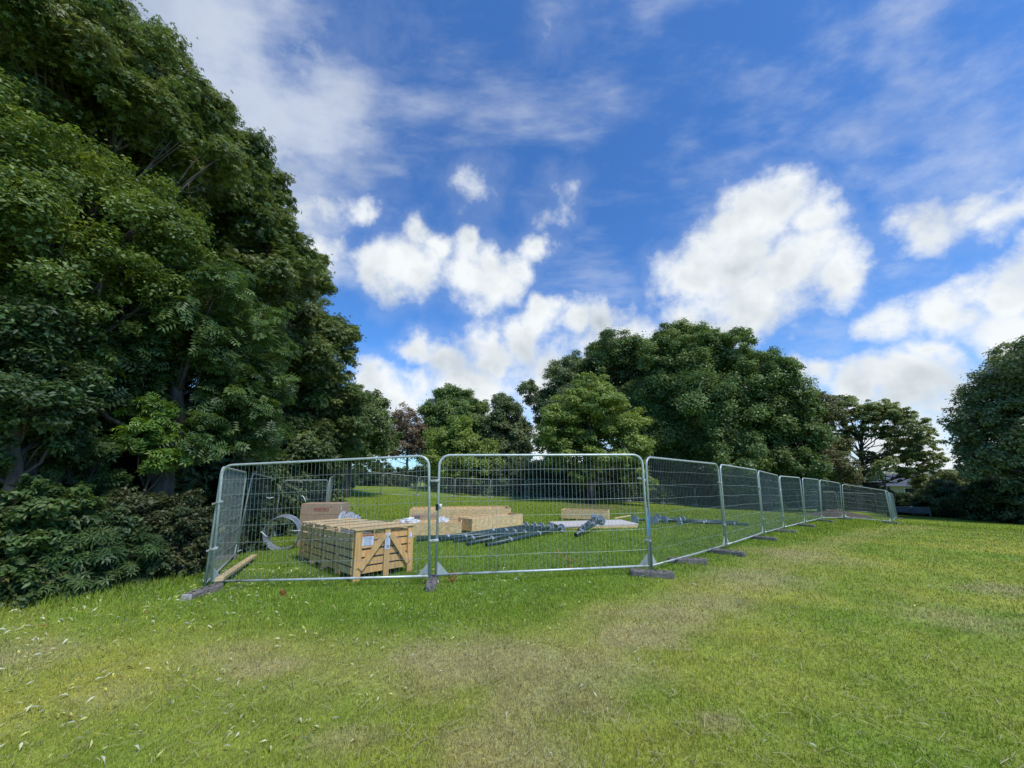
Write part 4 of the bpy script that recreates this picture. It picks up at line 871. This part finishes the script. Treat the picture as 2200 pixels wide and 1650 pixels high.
# ------------------------------------------------------------------ strand board crates
def osb_crate(label, A, B, depth, h, leg=.1, inside=True, lid=False):
    a = A; b = B; W = (b - a).length; rz = math.atan2(b.y - a.y, b.x - a.x); z = min(g1(a.x, a.y), g1(b.x, b.y))
    root = empty('board_crate', (a.x, a.y, z), rz); tag(root, label, 'crate', 'strand board crates on the grass'); t = .02
    for (c, d) in (((W / 2, t / 2, 0), (W, t)), ((W / 2, depth - t / 2, 0), (W, t))): MB().box((c[0], c[1], leg + h / 2), (d[0], d[1], h)).build('side_board', M['osb'], root)
    for x in (t / 2, W - t / 2): MB().box((x, depth / 2, leg + h / 2), (t, depth - 2 * t - .004, h - .004)).build('end_board', M['osb'], root)
    MB().box((W / 2, depth / 2, leg + .03), (W - .05, depth - .05, .02)).build('floor_board', M['osb'], root)
    rim = MB(); rw = .03
    rim.box((W / 2, rw / 2, leg + h + .008), (W, rw, .014)); rim.box((W / 2, depth - rw / 2, leg + h + .008), (W, rw, .014)); rim.box((rw / 2, depth / 2, leg + h + .008), (rw, depth - 2 * rw - .004, .014)); rim.box((W - rw / 2, depth / 2, leg + h + .008), (rw, depth - 2 * rw - .004, .014)); rim.build('rim', M['lid'], root)
    if lid: MB().box((W / 2, depth / 2, leg + h + .03), (W * 1.0, depth * 1.0, .018)).build('lid', M['osb'], root)
    for x in np.linspace(.05, W - .05, 4):
        for y in (.06, depth - .06): MB().box((x, y, leg / 2), (.09, .1, leg)).build('leg', M['lid'], root)
    return root, W
def ground_pt(px, py): return G(px, py)
osb_crate('low strand board crate right behind the slatted crate', G(836,1159), G(991,1150), 1.15, .36)
osb_crate('strand board crate beside the heads of the long poles', G(1014,1147), G(1123,1133.5), .75, .37)
osb_crate('flat strand board crate behind the pole side crate', G(975,1132), G(1090,1128), .8, .26)
A = G(878,1128); Bq = G(1098,1121); osb_crate('longest open strand board crate at the back of the stack', A, Bq, 1.5, .50)
osb_crate('single strand board crate standing apart behind the short poles', G(1206,1117.5), G(1307,1120), .8, .36, .08)
# plastic wrap, small carton and cup on the crates
def wrap(label, px, py, D, r, sq):
    p = Vector(P(px, py, D)[0]); n = 12; V = []; fs = []
    for i in range(7):
        th = math.pi / 2 * i / 6
        for j in range(n):
            an = 2 * math.pi * j / n; k = 1 + .28 * math.sin(5 * an + i) * math.cos(th) + rng.normal(0, .07); V.append((math.cos(an) * math.cos(th) * r * k, math.sin(an) * math.cos(th) * r * k * .6, math.sin(th) * r * sq * k))
    for i in range(6):
        for j in range(n): fs.append((i * n + j, i * n + (j + 1) % n, (i + 1) * n + (j + 1) % n, (i + 1) * n + j))
    fs.append(tuple(range(n))[::-1]); fs.append(tuple(range(6 * n, 7 * n)))
    o = MB().add(V, fs).build('plastic_wrap', M['plastic']); o.location = p; tag(o, label, 'plastic wrap', 'crumpled plastic wrap')
wrap('crumpled clear plastic wrap bulging over the left end of the low crate', 877, 1124, 14.2, .32, .55)
wrap('smaller crumpled clear plastic wrap behind the front fence post', 950, 1121, 14.2, .20, .8)
p = Vector(P(888,1122,14.4)[0]); root = empty('carton', p, R(8)); tag(root, 'pale pink carton with a grey tube end lying on the low crate', 'carton')
MB().box((.35, .2, .12), (.85, .4, .26)).build('carton_body', M['card'], root, bevel=.005); MB().box((.14, -.012, .11), (.16, .03, .2)).build('tube_end', M['slate'], root)
# pale boards on the grass
a = G(1203,1137); b = G(1371,1134.5); W = (b - a).length; root = empty('board_stack', (a.x, a.y, min(a.z, b.z)), math.atan2(b.y - a.y, b.x - a.x)); tag(root, 'low stack of pale flat boards on a timber frame beyond the short poles', 'boards')
MB().box((W / 2, .6, .13), (W, 1.3, .05), Matrix.Rotation(.02, 3, 'Z')).build('top_board', M['slab'], root, bevel=.004); m = MB()
for y in (.0, .6, 1.2): m.box((W / 2, y, .05), (W - .06, .09, .10))
m.build('frame', M['lid'], root)
p = G(1320, 1122); o = MB().bar(Vector((0, 0, .16)), Vector((.9, .7, .2)), .1, .03).build('timber_offcut', M['lid']); o.location = p; tag(o, 'short timber offcut lying on the pale boards', 'offcut')

# ------------------------------------------------------------------ poles with round base plates
def pole(label, disc, end, rd=.145, rp=.05, group='dark green poles with base discs', ndx=2):
    a = Vector(disc); b = Vector(end); root = empty('steel_pole', a); tag(root, label, 'pole', group)
    v = b - a; d = v.normalized(); MB().tube([Vector((0, 0, 0)), v * .5, v], rp, 14).build('shaft', M['pole'], root, smooth=True)
    MB().tube([-d * .012, d * .012], rd, 28).build('base_disc', M['sheet'], root)
    MB().tube([d * .012, d * .07], rp * 1.15, 14).build('collar', M['steel'], root)
    up = Vector((0, 0, 1)); s = d.cross(up).normalized()
    for k in range(4):
        an = math.pi / 4 + k * math.pi / 2; q = s * math.cos(an) + d.cross(s) * math.sin(an); m = MB(); e = q * rd * .8
        m.add([d * .012 + q * rp, d * .012 + e, d * .13 + q * rp, d * .012 + q * rp + s * .006, d * .012 + e + s * .006, d * .13 + q * rp + s * .006], [(0, 1, 2), (5, 4, 3), (0, 3, 4, 1), (1, 4, 5, 2), (2, 5, 3, 0)]); m.build('gusset', M['sheet'], root)
    for k in range(ndx):
        t = (k + 1) / (ndx + .6) + rng.uniform(-.05, .05); c = v * t; cl = MB().tube([c - d * .03, c + d * .03], rp * 1.12, 12); cl.box(c + up * rp * 1.15 + s * .03, (.05, .04, .03)); cl.build('clamp', M['sheet'], root)
    MB().tube([v, v + d * .004], rp * .86, 12).build('bore', M['black'], root)
    return root
def gpt(px, py, dz):          # point dz above the ground that shows at this pixel
    d = ray(px, py); t = 12.
    for _ in range(30): z = g1(d[0] * t, d[1] * t) + dz; t = t * .5 + .5 * (z - H) / d[2]
    return Vector((d[0] * t, d[1] * t, g1(d[0] * t, d[1] * t) + dz))
for i, (dx, dy, ex, ey, lb) in enumerate([(1206.5,1135.5,1045,1171,'nearest long dark pole of the fan, its end closest to the camera'),(1182.5,1133,1003,1168,'second long dark pole of the fan, counted from the nearest'),(1163,1132.5,975,1163,'middle long dark pole of the fan'),(1147.5,1131,945,1160,'fourth long dark pole of the fan, counted from the nearest'),(1130,1130.5,895,1161,'farthest long dark pole of the fan, against the strand board crate')]):
    pole(lb, gpt(dx, dy, .145), gpt(ex, ey, .055 + .01 * (i % 2)))
for (A, B, lb) in [((1291,1118.5),(1237,1149),'nearer of the two short dark poles pointing at the camera'),((1278,1112.5),(1243,1139.5),'farther of the two short dark poles pointing at the camera')]:
    pole(lb, gpt(*A, .3), gpt(*B, .09), .16, .055, 'short dark poles propped on the boards')
for (A, B, lb) in [((1363.5,1116),(1420,1117),'left pole of the tangle near the blue painted post'),((1396,1115),(1452,1118),'pole whose disc shows right beside the blue paint'),((1407,1118),(1462,1120),'pole with the lowest disc in the tangle right of the blue paint'),((1414,1113.5),(1470,1116),'pole with the highest disc in the tangle right of the blue paint'),((1427,1117),(1490,1119),'rightmost disc ended pole of the tangle'),
                   ((1459,1120),(1607,1126.5),'longest slim pole pointing right under the fence'),((1467,1117.5),(1583,1121.5),'slim pole lying behind the longest one')]:
    a = gpt(*A, .17); b = gpt(*B, .07); pole(lb, a, b, .165, .05, 'dark poles right of the blue painted post', 2)

# ------------------------------------------------------------------ soil heap, dry weeds
def heap():
    p = Vector(P(1795,1103,43)[0]); n = 26; V = [(0, 0, .62)]; fs = []
    for i in range(1, 7):
        for j in range(n):
            an = 2 * math.pi * j / n; r = i / 6; k = 1 + .2 * math.sin(3 * an + 1) + rng.normal(0, .05); V.append((math.cos(an) * r * 2.6 * k, math.sin(an) * r * 1.8 * k, .62 * (1 - r) ** 1.1 + rng.normal(0, .03) * (1 - r) - .05 * (i == 6)))
    for j in range(n): fs.append((0, 1 + j, 1 + (j + 1) % n))
    for i in range(5):
        for j in range(n): a = 1 + i * n; fs.append((a + j, a + n + j, a + n + (j + 1) % n, a + (j + 1) % n))
    o = MB().add(V, fs).build('soil_heap', M['soil'], smooth=True); o.location = (p.x, p.y, g1(p.x, p.y)); tag(o, 'low heap of dug brown soil inside the far right fence corner', 'soil heap')
heap()
def dry(label, g, h, n=60):
    pos = np.stack([rng.normal(0, h * .28, n), rng.normal(0, h * .2, n), rng.uniform(0, h, n)], -1); nr = rng.normal(size=(n, 3)) + np.array([0, 0, .4])
    V, lo, sz = scatter(*t_fold(.35), pos, nr, rng.uniform(.03, .07, n)); c = np.array([.42, .20, .06])[None] * rng.uniform(.5, 1.4, n)[:, None]
    root = empty('dried_weed', g); tag(root, label, 'dried weed', 'withered orange brown weeds'); link('leaves', npmesh('w', V, lo, sz, np.repeat(c, 2, 0)), M['leaf'], root)
    MB().tube([(0, 0, -.02), (.01, 0, h * .5), (-.01, .01, h)], .004, 5).build('stem', M['twig'], root)
dry('withered pale brown weed in the grass in front of the crate panel', G(607,1281), .09); dry('withered brown weed just right of the middle fence foot', G(970,1252), .16); dry('tall withered brown weed on the bottom rail of the front panel', G(1218,1228), .34)
